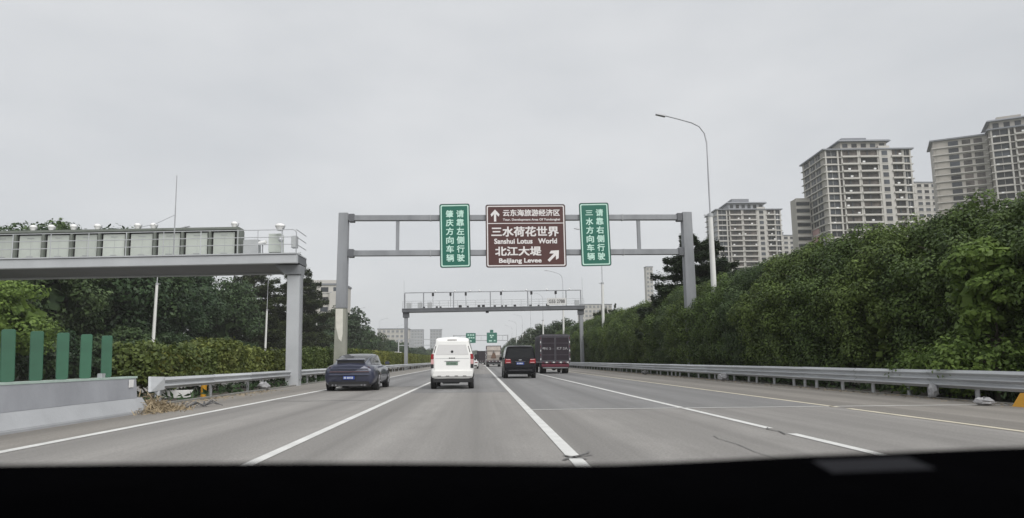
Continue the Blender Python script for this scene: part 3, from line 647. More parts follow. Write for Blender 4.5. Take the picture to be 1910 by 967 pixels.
# ------------------------------------------------------------------ street lamps
def lamp_meshes():
    lo = MB().tube([(0, 0, -0.06), (0, 0, 5), (0, 0, 10.4)], [0.20, 0.18, 0.155], 14).mesh('pole', M['white_pole'], smooth=60)
    arm = MB().tube([(0, 0, 10.4), (0, 0, 13), (0, 0, 15.3), (-0.12, 0, 15.95), (-0.45, 0, 16.42), (-0.95, 0, 16.68), (-1.8, 0, 16.92), (-2.75, 0, 17.16)],
                    [0.055, 0.05, 0.045, 0.045, 0.045, 0.045, 0.042, 0.04], 12).mesh('arm', M['pole_grey'], smooth=60)
    hd = MB().hexa([(-3.35, -0.13, 17.20), (-2.70, -0.15, 17.06), (-2.70, 0.15, 17.06), (-3.35, 0.13, 17.20)], [(-3.33, -0.09, 17.30), (-2.72, -0.10, 17.24), (-2.72, 0.10, 17.24), (-3.33, 0.09, 17.30)]).mesh('lamp_head', M['pole_grey'], bevel=0.02)
    cl = MB().tube([(0, 0, 10.3), (0, 0, 10.5)], [0.19, 0.19], 12).box(-0.42, -0.15, -0.03, 0.03, 10.36, 10.44).mesh('collar', M['galv_dull'])
    return lo, arm, hd, cl
LM = lamp_meshes()
def lamp(x, y, label, group, rz=0, s=1.0):
    t = empty('street_lamp', (x, y, 0), rz); t.scale = (s, s, s); tag(t, label, 'street lamp', group)
    for me in LM: link(me.name.split('.')[0], me, t)
lamp(15.65, 45.4, 'tall street lamp with curved arm beside the right gantry post', 'street lamps behind the tall hedge', 0, 1.04)
for k in range(1, 8): lamp(15.0, 43.5+40.2*k, 'street lamp rising from the far hedge beyond the gantry post', 'street lamps behind the tall hedge')
for x, y, lb in ((-33.0, 72, 'street lamp pole before dark trees under the near gantry beam'), (-33.0, 109, 'curved-arm street lamp just left of the near gantry post'),
                 (-33.0, 142, 'street lamp between the near gantry post and the sign gantry post'), (-33.0, 184, 'street lamp just right of the left sign gantry post'),
                 (-33.0, 230, 'faint far street lamp in front of the small dark trees'), (-33.0, 275, 'faintest far street lamp beside the toll gantry post')):
    lamp(x, y, lb, 'street lamps across the opposite road', math.pi, 0.88)

# ------------------------------------------------------------------ vehicles
def crom(P, sub):
    P = np.array(P, float); n = len(P); out = []
    for i in range(n-1):
        p0 = P[i-1] if i else 2*P[0]-P[1]; p1, p2 = P[i], P[i+1]; p3 = P[i+2] if i+2 < n else 2*P[n-1]-P[n-2]
        for k in range(sub):
            t = k/sub; ten = 0.38
            m1, m2 = (p2-p0)*ten, (p3-p1)*ten
            out.append((2*t**3-3*t*t+1)*p1+(t**3-2*t*t+t)*m1+(-2*t**3+3*t*t)*p2+(t**3-t*t)*m2)
    out.append(P[-1]); return np.array(out)
class Loft:
    """body swept through half-profiles (x,z), mirrored in x; patches can be lifted off as parts"""
    def __init__(s, stations, su=4, sv=4):
        A = np.array([[(x, y, z) for x, z in pr] for y, pr in stations], float)
        A = np.stack([crom(A[i], sv) for i in range(len(A))]); A = np.stack([crom(A[:, j], su) for j in range(A.shape[1])], 1)
        s.A = A; s.su, s.sv = su, sv; B = A[:, ::-1].copy(); B[..., 0] *= -1
        s.F = np.concatenate([A, B[:, 1:-1]], 1); s.nv = A.shape[1]
    def body(s):
        U, V, _ = s.F.shape; mb = MB(); fs = [(i*V+j, i*V+(j+1) % V, (i+1)*V+(j+1) % V, (i+1)*V+j) for i in range(U-1) for j in range(V)]
        fs += [tuple(range(V-1, -1, -1)), tuple((U-1)*V+j for j in range(V))]
        return mb.add(s.F.reshape(-1, 3).tolist(), fs)
    def patch(s, u0, u1, v0, v1, off=0.008, sides=(1, -1)):
        mb = MB(); A = s.A; a, b, c, d = int(u0*s.su), int(u1*s.su), int(v0*s.sv), int(v1*s.sv)
        du = np.gradient(A, axis=0); dv = np.gradient(A, axis=1); n = np.cross(dv, du); n /= np.linalg.norm(n, axis=2)[..., None]+1e-9
        cen = A.mean((0, 1)); cen[0] = 0
        if ((A-cen)*n).sum() < 0: n = -n
        P = (A+n*off)[a:b+1, c:d+1]; U, V, _ = P.shape
        for sg in sides:
            Q = P.copy(); Q[..., 0] *= sg
            mb.add(Q.reshape(-1, 3).tolist(), [(i*V+j, i*V+j+1, (i+1)*V+j+1, (i+1)*V+j) for i in range(U-1) for j in range(V-1)])
        return mb
TY = {}
def wheel(parent, x, y, r, wd):
    key = (round(r, 3), round(wd, 3))
    if key not in TY:
        ty = MB(); prof = [(-0.5, 0.72), (-0.5, 0.93), (-0.38, 1.0), (0.38, 1.0), (0.5, 0.93), (0.5, 0.72)]; n = 24; vs = []; k = len(prof)
        for i in range(n):
            t = 2*math.pi*i/n; vs += [(a*wd, b*r*math.cos(t), b*r*math.sin(t)) for a, b in prof]
        ty.add(vs, [(i*k+j, i*k+(j+1) % k, ((i+1) % n)*k+(j+1) % k, ((i+1) % n)*k+j) for i in range(n) for j in range(k)])
        rm = MB().tube([(-0.40*wd, 0, 0), (0.40*wd, 0, 0)], [0.70*r, 0.70*r], 20)
        for i in range(5):
            t = 2*math.pi*i/5; rm.bar((0.44*wd, 0, 0), (0.44*wd, 0.66*r*math.cos(t), 0.66*r*math.sin(t)), 0.035)
            rm.bar((-0.44*wd, 0, 0), (-0.44*wd, 0.66*r*math.cos(t), 0.66*r*math.sin(t)), 0.035)
        TY[key] = (ty.mesh('tyre', M['tyre'], smooth=40), rm.mesh('rim', M['rim'], smooth=40))
    wl = empty('wheel', (x, y, r)); wl.parent = parent
    link('tyre', TY[key][0], wl); link('rim', TY[key][1], wl)
    return wl
def plate(parent, m, mk, y, z, wd=0.44, hh=0.14):
    p = MB().box(-wd/2, wd/2, y-0.012, y, z-hh/2, z+hh/2).build('licence_plate', M[m], parent, bevel=0.006)
    mb = MB(); x = -wd*0.42
    for k in range(7):
        mb.box(x, x+wd*0.085, y-0.016, y-0.0125, z-hh*0.26, z+hh*0.26); x += wd*(0.105 if k != 1 else 0.16)
    mb.build('plate_smear', M[mk], p)
def arch(parent, X, y, r):
    for sg in (1, -1): MB().tube([(sg*(X-0.2), y, r*0.98), (sg*X, y, r*0.98)], [r*1.13, r*1.13], 22).build('wheel_arch_shade', M['dark'], parent)  # dark discs paint the shade of arches that are not cut out

# --- slate-blue sports saloon with raised spoiler
t = empty('sports_car', (-5.28, 28.6, 0)); t.scale = (1.07, 1.07, 1.07); tag(t, 'dark slate-blue low sports car with raised rear spoiler in the left lane', 'car')
def P8(w_, zb, zs, ws, wg, zg, wr, zr): return [(0, zb), (0.80*w_, zb), (0.97*w_, zb+0.16), (w_, 0.60), (ws, zs), (wg, zg), ((wg+wr)/2+0.02, zg+(zr-zg)*0.55), (wr, zr-0.03), (0, zr)]
st = [(0.00, P8(0.80, 0.30, 0.76, 0.77, 0.60, 0.90, 0.48, 0.96)), (0.08, P8(0.91, 0.24, 0.81, 0.85, 0.64, 0.95, 0.50, 1.01)), (0.30, P8(0.96, 0.21, 0.88, 0.89, 0.66, 1.00, 0.52, 1.08)),
      (0.75, P8(0.985, 0.19, 0.93, 0.90, 0.70, 0.99, 0.55, 1.20)), (1.3, P8(0.98, 0.18, 0.93, 0.88, 0.74, 0.98, 0.58, 1.32)), (1.9, P8(0.96, 0.18, 0.92, 0.87, 0.75, 0.97, 0.60, 1.40)),
      (2.5, P8(0.955, 0.18, 0.92, 0.87, 0.75, 0.97, 0.60, 1.42)), (3.1, P8(0.955, 0.18, 0.92, 0.87, 0.74, 0.96, 0.58, 1.35)), (3.85, P8(0.97, 0.18, 0.90, 0.86, 0.70, 0.95, 0.52, 0.99)),
      (4.5, P8(0.95, 0.20, 0.80, 0.82, 0.52, 0.84, 0.32, 0.86)), (4.95, P8(0.78, 0.28, 0.62, 0.62, 0.40, 0.66, 0.2, 0.68))]
lo = Loft(st)
lo.body().build('body', M['car_paint'], t, smooth=50)
lo.patch(2.2, 5.0, 7.1, 8).build('rear_window', M['glass'], t, smooth=60)
lo.patch(3.3, 7.3, 5.1, 6.9).build('side_window', M['glass'], t, smooth=60)
lo.patch(7.0, 8.0, 7.1, 8).build('windscreen', M['glass'], t, smooth=60)
MB().hexa([(-0.56, 0.16, 1.155), (0.56, 0.16, 1.155), (0.52, 0.52, 1.185), (-0.52, 0.52, 1.185)], [(-0.56, 0.17, 1.185), (0.56, 0.17, 1.185), (0.52, 0.52, 1.215), (-0.52, 0.52, 1.215)]).build('spoiler', M['car_paint'], t, bevel=0.01)
MB().box(-0.50, 0.50, 0.22, 0.42, 1.0, 1.154).build('spoiler_gap_shade', M['dark'], t)  # dark box fills the gap, painting the shade under the raised spoiler
MB().hexa([(-0.74, -0.03, 0.70), (0.74, -0.03, 0.70), (0.80, 0.06, 0.70), (-0.80, 0.06, 0.70)], [(-0.70, -0.005, 0.75), (0.70, -0.005, 0.75), (0.78, 0.06, 0.75), (-0.78, 0.06, 0.75)]).build('light_bar', M['dark_light'], t, bevel=0.008)
MB().hexa([(-0.72, -0.035, 0.81), (0.72, -0.035, 0.81), (0.76, 0.06, 0.82), (-0.76, 0.06, 0.82)], [(-0.66, -0.012, 0.84), (0.66, -0.012, 0.84), (0.70, 0.06, 0.86), (-0.70, 0.06, 0.86)]).build('tail_ledge', M['car_paint'], t, bevel=0.01)
MB().hexa([(-0.74, -0.06, 0.59), (0.74, -0.06, 0.59), (0.82, 0.06, 0.58), (-0.82, 0.06, 0.58)], [(-0.72, -0.025, 0.635), (0.72, -0.025, 0.635), (0.80, 0.06, 0.64), (-0.80, 0.06, 0.64)]).build('bumper_ledge', M['car_paint'], t, bevel=0.012)
MB().box(-0.27, 0.27, -0.022, 0.05, 0.41, 0.575).build('plate_recess', M['black_plastic'], t, bevel=0.01)
plate(t, 'plate_blue', 'plate_mark', -0.024, 0.50)
MB().hexa([(-0.70, 0.0, 0.17), (0.70, 0.0, 0.17), (0.80, 0.2, 0.17), (-0.80, 0.2, 0.17)], [(-0.74, -0.025, 0.36), (0.74, -0.025, 0.36), (0.86, 0.2, 0.36), (-0.86, 0.2, 0.36)]).build('diffuser', M['black_plastic'], t, bevel=0.012)
MB().box(-0.42, 0.66, -0.028, 0.0, 0.215, 0.235).build('diffuser_trim', M['mpv_trim'], t)
for x in (-0.60, -0.48, 0.48, 0.60): MB().tube([(x, -0.035, 0.225), (x, 0.12, 0.225)], [0.036, 0.036], 10).build('exhaust_pipe', M['mpv_trim'], t, smooth=50)
for sg in (1, -1):
    MB().hexa([(sg*0.62-0.16, 0.03, 0.87), (sg*0.62+0.16, 0.03, 0.87), (sg*0.62+0.14, 0.12, 0.87), (sg*0.62-0.16, 0.12, 0.87)], [(sg*0.60-0.14, 0.05, 0.915), (sg*0.60+0.13, 0.05, 0.915), (sg*0.60+0.12, 0.14, 0.915), (sg*0.60-0.14, 0.14, 0.915)]).build('tail_light', M['dark_light'], t, bevel=0.01)
    MB().hexa([(sg*0.98-0.10, 3.35, 0.97), (sg*0.98+0.10, 3.35, 0.97), (sg*0.98+0.08, 3.47, 0.97), (sg*0.98-0.10, 3.47, 0.97)], [(sg*0.98-0.09, 3.36, 1.10), (sg*0.98+0.09, 3.36, 1.10), (sg*0.98+0.06, 3.46, 1.10), (sg*0.98-0.09, 3.46, 1.10)]).build('mirror', M['car_paint'], t, bevel=0.02)
arch(t, 0.972, 1.0, 0.355); arch(t, 0.962, 3.95, 0.355)
for sg in (1, -1): wheel(t, sg*0.86, 1.0, 0.355, 0.28); wheel(t, sg*0.85, 3.95, 0.355, 0.25)

# --- white delivery van
t = empty('delivery_van', (-1.17, 29.6, 0)); t.scale = (1.02, 1.02, 1.02); tag(t, 'white delivery van with white-covered rear window ahead in our lane', 'van')
def V9(w_, zt, zb=0.42, tw=0.63, sw=1.0): return [(0, zb), (0.82*w_, zb), (0.97*w_, 0.55), (w_, 0.85), (0.995*w_, 1.30), (0.955*w_, 1.42), (0.80*w_*sw, 1.88), (tw*sw, zt-0.06), (0, zt)]
st = [(0.0, V9(0.83, 2.08, 0.46, 0.60)), (0.05, V9(0.87, 2.12, 0.42, 0.62)), (0.25, V9(0.885, 2.15, 0.40, 0.635)), (1.2, V9(0.89, 2.16, 0.38, 0.64)), (2.4, V9(0.89, 2.15, 0.38, 0.64)), (3.3, V9(0.88, 2.08, 0.38, 0.62)),
      (3.9, [(0, 0.38), (0.72, 0.38), (0.85, 0.5), (0.87, 0.8), (0.85, 1.05), (0.80, 1.12), (0.68, 1.3), (0.56, 1.42), (0, 1.46)]), (4.45, [(0, 0.38), (0.64, 0.38), (0.76, 0.48), (0.78, 0.66), (0.76, 0.82), (0.72, 0.90), (0.6, 0.96), (0.45, 1.0), (0, 1.02)])]
lo = Loft(st); lo.body().build('body', M['van_paint'], t, smooth=45)
lo.patch(2.3, 3.0, 5.2, 6.8).build('side_window', M['glass'], t, smooth=60)
lo.patch(4.0, 5.0, 5.2, 6.8).build('side_window', M['glass'], t, smooth=60)
lo.patch(5.0, 6.0, 7, 8).build('windscreen', M['glass'], t, smooth=60)
y0 = -0.005
tg = MB().slab([(-0.72, 0.70), (0.72, 0.70), (0.76, 1.36), (0.60, 1.97), (-0.60, 1.97), (-0.76, 1.36)], -0.035, 0.03).build('tailgate', M['van_paint'], t, bevel=0.018)
MB().slab([(-0.68, 1.40), (0.68, 1.40), (0.565, 1.82), (-0.565, 1.82)], -0.043, -0.034).build('rear_window', M['rear_glass'], tg, bevel=0.003)
MB().box(-0.70, 0.70, -0.042, -0.034, 1.245, 1.258).build('panel_seam', M['galv_dull'], tg)
MB().box(-0.32, 0.32, -0.055, -0.034, 1.135, 1.155).build('plate_ledge', M['galv_dull'], tg, bevel=0.004)
MB().tube([(0, -0.05, 1.53), (0, -0.036, 1.53)], [0.055, 0.055], 18).build('badge', M['dark'], tg)
for k in range(3): MB().box(-0.13+0.09*k, -0.06+0.09*k, -0.042, -0.036, 1.245, 1.285).build('badge_mark', M['dark'], tg)
plate(t, 'plate_green', 'plate_mark_dark', -0.04, 1.05, 0.48, 0.14)
MB().box(-0.20, 0.20, -0.012, 0.08, 1.995, 2.03).build('brake_light', M['dark_light'], t, bevel=0.006)
MB().hexa([(-0.80, -0.06, 0.50), (0.80, -0.06, 0.50), (0.87, 0.12, 0.50), (-0.87, 0.12, 0.50)], [(-0.78, -0.09, 0.76), (0.78, -0.09, 0.76), (0.86, 0.12, 0.76), (-0.86, 0.12, 0.76)]).build('bumper', M['van_paint'], t, bevel=0.025)
for x in (-0.52, -0.18, 0.18, 0.52): MB().box(x-0.075, x+0.075, -0.082, -0.06, 0.525, 0.55).build('bumper_slot', M['dark'], t, bevel=0.006)
MB().box(-0.80, 0.80, 0.02, 0.5, 0.27, 0.48).build('underbody', M['dark'], t, bevel=0.02)
MB().box(-0.40, 0.30, 0.1, 0.9, 0.22, 0.32).build('axle_beam', M['dark'], t, bevel=0.02)
for sg in (1, -1):
    tl = MB().hexa([(sg*0.815-0.07, -0.03, 1.22), (sg*0.815+0.07, -0.02, 1.22), (sg*0.83+0.07, 0.16, 1.22), (sg*0.83-0.06, 0.16, 1.22)], [(sg*0.80-0.07, -0.03, 1.44), (sg*0.80+0.055, -0.02, 1.44), (sg*0.815+0.06, 0.16, 1.44), (sg*0.81-0.06, 0.16, 1.44)]).build('tail_light', M['red_light'], t, bevel=0.02)
    MB().box(sg*0.82-0.055, sg*0.82+0.06, -0.03, 0.14, 1.02, 1.215).build('lower_lens', M['pink_light'], tl, bevel=0.012)
    MB().box(sg*0.82-0.055, sg*0.82+0.062, -0.025, 0.14, 0.86, 1.015).build('lamp_surround', M['black_plastic'], tl, bevel=0.01)
    MB().slab([(sg*0.715, 1.50), (sg*0.755, 1.50), (sg*0.685, 1.76), (sg*0.655, 1.76)], -0.012, 0.03).build('corner_window', M['glass'], t)
    MB().box(sg*1.0-0.10, sg*1.0+0.10, 3.45, 3.55, 1.22, 1.45).build('mirror', M['black_plastic'], t, bevel=0.03)
arch(t, 0.892, 0.85, 0.31); arch(t, 0.882, 3.6, 0.31)
for sg in (1, -1): wheel(t, sg*0.78, 0.55, 0.31, 0.22); wheel(t, sg*0.78, 3.6, 0.31, 0.19)

# --- black people carrier
t = empty('people_carrier', (2.62, 45.3, 0)); t.scale = (1.09, 1.09, 1.12); tag(t, 'black people carrier with red tail lights in the lane to the right', 'car')
def M9(w_, zt, zb=0.30): return [(0, zb), (0.85*w_, zb), (0.98*w_, 0.48), (w_, 0.80), (0.985*w_, 1.06), (0.955*w_, 1.14), (0.86*w_, 1.62), (0.74*w_, zt-0.04), (0, zt)]
st = [(0.0, M9(0.90, 1.84, 0.36)), (0.08, M9(0.95, 1.88)), (0.4, M9(0.965, 1.90)), (1.6, M9(0.97, 1.91)), (3.0, M9(0.97, 1.89)), (3.6, M9(0.96, 1.72)),
      (4.2, [(0, 0.30), (0.78, 0.30), (0.92, 0.45), (0.95, 0.75), (0.92, 0.95), (0.88, 1.02), (0.75, 1.10), (0.55, 1.16), (0, 1.20)]), (5.0, [(0, 0.32), (0.68, 0.32), (0.80, 0.45), (0.82, 0.62), (0.78, 0.78), (0.74, 0.83), (0.6, 0.88), (0.4, 0.90), (0, 0.92)])]
lo = Loft(st); lo.body().build('body', M['mpv_paint'], t, smooth=45)
lo.patch(1.6, 4.6, 5.2, 6.8).build('side_window', M['glass'], t, smooth=60)
lo.patch(4.0, 6.0, 7.1, 8).build('windscreen', M['glass'], t, smooth=60)
tg = MB().slab([(-0.80, 0.62), (0.80, 0.62), (0.84, 1.10), (0.70, 1.80), (-0.70, 1.80), (-0.84, 1.10)], -0.03, 0.04).build('tailgate', M['mpv_paint'], t, bevel=0.02)
MB().slab([(-0.78, 1.16), (0.78, 1.16), (0.66, 1.72), (-0.66, 1.72)], -0.038, -0.029).build('rear_window', M['glass'], tg, bevel=0.003)
MB().hexa([(-0.70, -0.10, 1.80), (0.70, -0.10, 1.80), (0.70, 0.3, 1.84), (-0.70, 0.3, 1.84)], [(-0.68, -0.10, 1.83), (0.68, -0.10, 1.83), (0.68, 0.3, 1.90), (-0.68, 0.3, 1.90)]).build('roof_spoiler', M['mpv_paint'], t, bevel=0.01)
MB().box(-0.09, 0.09, -0.045, -0.03, 1.03, 1.09).build('badge', M['chrome'], tg, bevel=0.01)
plate(t, 'plate_blue', 'plate_mark', -0.036, 0.86, 0.46, 0.15)
MB().box(-0.30, 0.30, -0.05, -0.03, 0.95, 0.975).build('plate_ledge', M['mpv_trim'], tg, bevel=0.005)
MB().hexa([(-0.86, -0.04, 0.34), (0.86, -0.04, 0.34), (0.94, 0.2, 0.34), (-0.94, 0.2, 0.34)], [(-0.88, -0.09, 0.60), (0.88, -0.09, 0.60), (0.95, 0.2, 0.60), (-0.95, 0.2, 0.60)]).build('bumper', M['mpv_paint'], t, bevel=0.03)
MB().box(-0.7, 0.7, -0.096, -0.085, 0.47, 0.485).build('bumper_trim', M['mpv_trim'], t)
for sg in (1, -1):
    tl = MB().hexa([(sg*0.72-0.20, -0.045, 0.86), (sg*0.72+0.20, -0.03, 0.86), (sg*0.74+0.215, 0.22, 0.86), (sg*0.72-0.20, 0.05, 0.86)], [(sg*0.74-0.16, -0.045, 1.13), (sg*0.74+0.17, -0.03, 1.13), (sg*0.75+0.19, 0.22, 1.13), (sg*0.74-0.16, 0.05, 1.13)]).build('tail_light', M['red_light'], t, bevel=0.015)
    for z in (0.90, 1.07): MB().box(sg*0.72-0.13, sg*0.72+0.13, -0.052, -0.04, z, z+0.035).build('lens_strip', M['pink_light'], tl, bevel=0.004)
    MB().box(sg*1.05-0.10, sg*1.05+0.10, 3.7, 3.82, 1.05, 1.25).build('mirror', M['mpv_paint'], t, bevel=0.03)
MB().box(-0.8, 0.8, 0.1, 0.5, 0.24, 0.36).build('underbody', M['dark'], t)
arch(t, 0.972, 1.0, 0.34); arch(t, 0.962, 4.1, 0.34)
for sg in (1, -1): wheel(t, sg*0.84, 0.85, 0.34, 0.25); wheel(t, sg*0.84, 4.1, 0.34, 0.23)

# --- white car hidden ahead of the van
def saloon(name, label, paint, loc, s=1.0):
    t = empty(name, loc); t.scale = (s, s, s); tag(t, label, 'car')
    S = lambda w_, zs, zg, wr, zr: [(0, 0.25), (0.8*w_, 0.25), (0.97*w_, 0.4), (w_, 0.62), (0.97*w_, zs), (0.88*w_, zg), ((0.88*w_+wr)/2, (zg+zr)/2), (wr, zr-0.04), (0, zr)]
    st = [(0, S(0.78, 0.80, 0.92, 0.55, 0.97)), (0.15, S(0.88, 0.88, 0.98, 0.62, 1.03)), (0.7, S(0.90, 0.90, 1.0, 0.62, 1.12)), (1.4, S(0.90, 0.90, 0.98, 0.58, 1.42)), (2.4, S(0.90, 0.90, 0.98, 0.58, 1.46)), (3.4, S(0.90, 0.90, 0.98, 0.56, 1.02)), (4.4, S(0.75, 0.62, 0.70, 0.4, 0.74))]
    lo = Loft(st); lo.body().build('body', M[paint], t, smooth=45)
    lo.patch(2.2, 3.0, 7.1, 8).build('rear_window', M['glass'], t, smooth=60); lo.patch(2.3, 4.7, 5.2, 6.8).build('side_window', M['glass'], t, smooth=60)
    for sg in (1, -1):
        MB().box(sg*0.62-0.18, sg*0.62+0.18, -0.02, 0.10, 0.78, 0.90).build('tail_light', M['red_light'], t, bevel=0.02)
        for y in (0.85, 3.5): wheel(t, sg*0.80, y, 0.32, 0.22)
    MB().box(-0.72, 0.72, -0.04, 0.1, 0.30, 0.50).build('bumper', M['black_plastic'], t, bevel=0.03)
    plate(t, 'plate_blue', 'plate_mark', -0.012, 0.70)
saloon('saloon_car', 'white car mostly hidden in front of the white van', 'white', (-1.15, 98, 0), 1.05)

# --- lorries
def lorry(name, label, loc, w_, h_, length, body_m, frame_m, style, s=1.0):
    t = empty(name, loc); t.scale = (s, s, s); tag(t, label, 'truck'); hw = w_/2; zb = 1.0
    MB().box(-hw+0.06, hw-0.06, 0.06, length-0.06, zb, h_-0.06).build('cargo_body', M[body_m], t)
    MB().box(-hw, hw, 0.0, length, zb-0.14, zb-0.002).build('bed', M[frame_m], t, bevel=0.01)
    fr = MB()
    for x in (-hw, hw-0.07): fr.box(x, x+0.07, -0.012, 0.06, zb, h_)
    fr.box(-hw+0.071, hw-0.071, -0.012, 0.06, h_-0.10, h_)
    fr.build('rear_frame', M[frame_m], t)
    dw = hw-0.09
    for sg in (1, -1):
        x0, x1 = (0.02, dw) if sg > 0 else (-dw, -0.02)
        d = MB().box(x0, x1, 0.0, 0.055, zb+0.02, h_-0.12).build('rear_door', M[body_m], t, bevel=0.008)
        f = MB()
        for x in (x0, x1-0.045): f.box(x, x+0.045, -0.026, -0.001, zb+0.02, h_-0.12)
        for k in range(5): z = zb+0.03+(h_-zb-0.22)*k/4; f.box(x0+0.046, x1-0.046, -0.02, -0.001, z, z+(0.05 if k in (0, 4) else 0.025))
        f.build('door_frame', M[frame_m], d)
    sl = MB().box(-0.02, 0.02, -0.03, 0.03, zb+0.01, h_-0.02).mesh('side_stake', M[frame_m])
    y = 0.5
    while y < length:
        for x in (-hw+0.035, hw-0.035): link('side_stake', sl, t, (x, y, 0), scale=(1.6, 1.6, 1))
        y += 0.6
    for sg in (1, -1):
        for k in range(6):
            MB().box(sg*(hw-0.035)-0.028, sg*(hw-0.035)+0.028, -0.022, -0.0125, zb+0.1+k*(h_-zb)/6.2, zb+0.25+k*(h_-zb)/6.2).build('reflector', M['white' if k % 2 == 0 else 'truck_red'], t)
    MB().box(-hw+0.1, hw-0.1, 0.02, 0.10, zb-0.45, zb-0.20).build('light_panel', M['truck_red' if style == 'dark' else 'dark'], t, bevel=0.01)
    MB().box(-hw+0.2, hw-0.2, 0.10, 0.2, 0.44, 0.52).build('underrun_bar', M['galv'], t, bevel=0.01)
    for k in range(8):
        x = -hw+0.15+k*(w_-0.3)/7.5; MB().box(x, x+0.16, -0.012, -0.001, zb-0.12, zb-0.04).build('marker', M['white' if k % 2 else 'truck_red'], t)
    MB().box(-0.45, 0.45, 0.3, length, 0.55, zb-0.15).build('chassis', M['dark'], t)
    MB().tube([(-hw+0.3, 1.3, 0.48), (hw-0.3, 1.3, 0.48)], [0.10, 0.10], 8).sphere((0, 1.3, 0.48), 0.24).build('axle', M['dark'], t)
    MB().hexa([(-hw+0.1, length+0.15, 0.5), (hw-0.1, length+0.15, 0.5), (hw-0.1, length+1.9, 0.5), (-hw+0.1, length+1.9, 0.5)], [(-hw+0.15, length+0.15, 2.3), (hw-0.15, length+0.15, 2.3), (hw-0.15, length+1.5, 2.3), (-hw+0.15, length+1.5, 2.3)]).build('cab', M[body_m], t, bevel=0.06)
    for sg in (1, -1): wheel(t, sg*(hw-0.30), 1.3, 0.48, 0.50); wheel(t, sg*(hw-0.2), length+1.0, 0.48, 0.28)
    return t
t = lorry('stake_truck', 'dark stake-sided cargo truck beside the right guardrail', (6.45, 59.5, 0), 2.45, 3.12, 5.6, 'truck_blue', 'truck_frame', 'dark', 1.05)
text_part('粤E 2', -1.06, -0.34, 1.92, 2.14, -0.002, M['litter'], t); text_part('K7 3A', 0.14, 1.02, 1.92, 2.14, -0.002, M['litter'], t)
MB().box(-1.1, 1.1, 0.1, 5.4, 3.121, 3.19).build('roof_sheet', M['truck_frame'], t, bevel=0.02)
t = lorry('cargo_truck', 'beige loaded truck far ahead, left of the black people carrier', (2.45, 124, 0), 2.5, 3.55, 7.5, 'truck_beige', 'truck_frame', 'light', 1.05)
MB().box(-1.12, 1.12, -0.05, 0.0, 2.75, 3.40).build('load_panel', M['truck_load'], t, bevel=0.02)
MB().box(-1.05, -0.2, -0.06, -0.028, 1.95, 2.5).build('load_panel', M['truck_load'], t, bevel=0.02)
MB().box(0.25, 1.05, -0.06, -0.028, 1.9, 2.5).build('load_panel', M['truck_load'], t, bevel=0.02)
MB().slab([(-0.5, 1.4), (0.45, 1.4), (0.3, 2.2), (-0.15, 2.4)], -0.07, -0.03).build('load_panel', M['truck_brown'], t, bevel=0.02)
MB().box(-1.0, 1.0, -0.06, -0.028, 1.25, 1.36).build('load_panel', M['truck_load'], t, bevel=0.02)
lorry('box_truck', 'dark truck farthest ahead, left of the beige truck', (0.35, 178, 0), 2.3, 3.5, 7, 'truck_blue', 'truck_blue', 'x')
lorry('box_truck', 'white box truck showing its roof over the median hedge', (-16.2, 131, 0), 2.2, 2.85, 5, 'white', 'white', 'x')

# ------------------------------------------------------------------ vegetation
HT = [hedge_tree_meshes(10+k, 7.15+0.15*(k % 3), 2.25, 2.1, 155, (400, 340, 430, 380, 340)[k], (0.125, 0.14, 0.115, 0.125, 0.14)[k], ('leaf_hedge', 'leaf_hedge_fresh', 'leaf_hedge_blue', 'leaf_hedge_fresh', 'leaf_hedge')[k], slope=True) for k in range(5)]
rng = random.Random(7); y = 15.5; k = 0
while y < 260:
    far = y > 110
    s_ = rng.uniform(0.985, 1.02)*(1.03 if y > 80 else 1)
    o = place_tree('hedge_tree', HT[rng.randrange(5)], (16.2+rng.uniform(-0.2, 0.2)+(0.9 if y < 24 else 0.4 if y < 27 else 0), y, -0.04), s_, rng.uniform(-0.12, 0.12), s_*rng.uniform(0.975, 1.0)*(0.97 if y < 26 else 1))
    tag(o, 'dark evergreen tree merged into the tall roadside hedge on the right', 'tree', 'trees of the tall roadside hedge')
    y += rng.uniform(2.6, 3.3)*(1.25 if far else 1); k += 1
bsh = hedge_tree_meshes(31, 2.3, 1.5, 1.3, 45, 130, 0.16, 'leaf_bright')
o = place_tree('roadside_shrub', bsh, (14.65, 21.4, -0.03), 0.80); tag(o, 'light green loose shrub behind the guardrail at the right edge', 'shrub')
o = place_tree('roadside_shrub', bsh, (14.65, 19.2, -0.03), 0.86, 2.0); tag(o, 'light green shrub cut by the right picture edge behind the guardrail', 'shrub')
o = place_tree('small_tree', broad_tree_meshes(33, 4.7, 1.15, 44, 150, 0.20, 'leaf_bright', 0.35), (14.85, 19.4, -0.03)); tag(o, 'bright green young tree at the right picture edge before the hedge', 'tree')
# layered trees behind the hedge
LT = [layered_tree_meshes(50, 12.6, 5.0, 13), layered_tree_meshes(51, 14.0, 4.6, 14), layered_tree_meshes(52, 11.0, 4.0, 10)]
o = place_tree('layered_tree', LT[0], (18.9, 60, -0.05)); tag(o, 'tree with flat layered branches behind the right gantry post', 'tree', 'layered trees')
o = place_tree('layered_tree', LT[1], (23.4, 68, -0.05), 0.98, 1.0); tag(o, 'second layered tree, behind the one at the gantry post', 'tree', 'layered trees')
for x, y, s_, lb in ((20.5, 104, 0.85, 'small layered tree top over the hedge near the toll gantry end'), (21.0, 118, 0.95, 'layered tree top just right of the toll gantry post'), (16.9, 186, 0.95, 'dark layered tree above the stake truck'), (15.8, 245, 1.0, 'far layered tree left of the stake truck top')):
    o = place_tree('layered_tree', LT[2], (x, y, -0.05), s_, y); tag(o, lb, 'tree', 'layered trees')
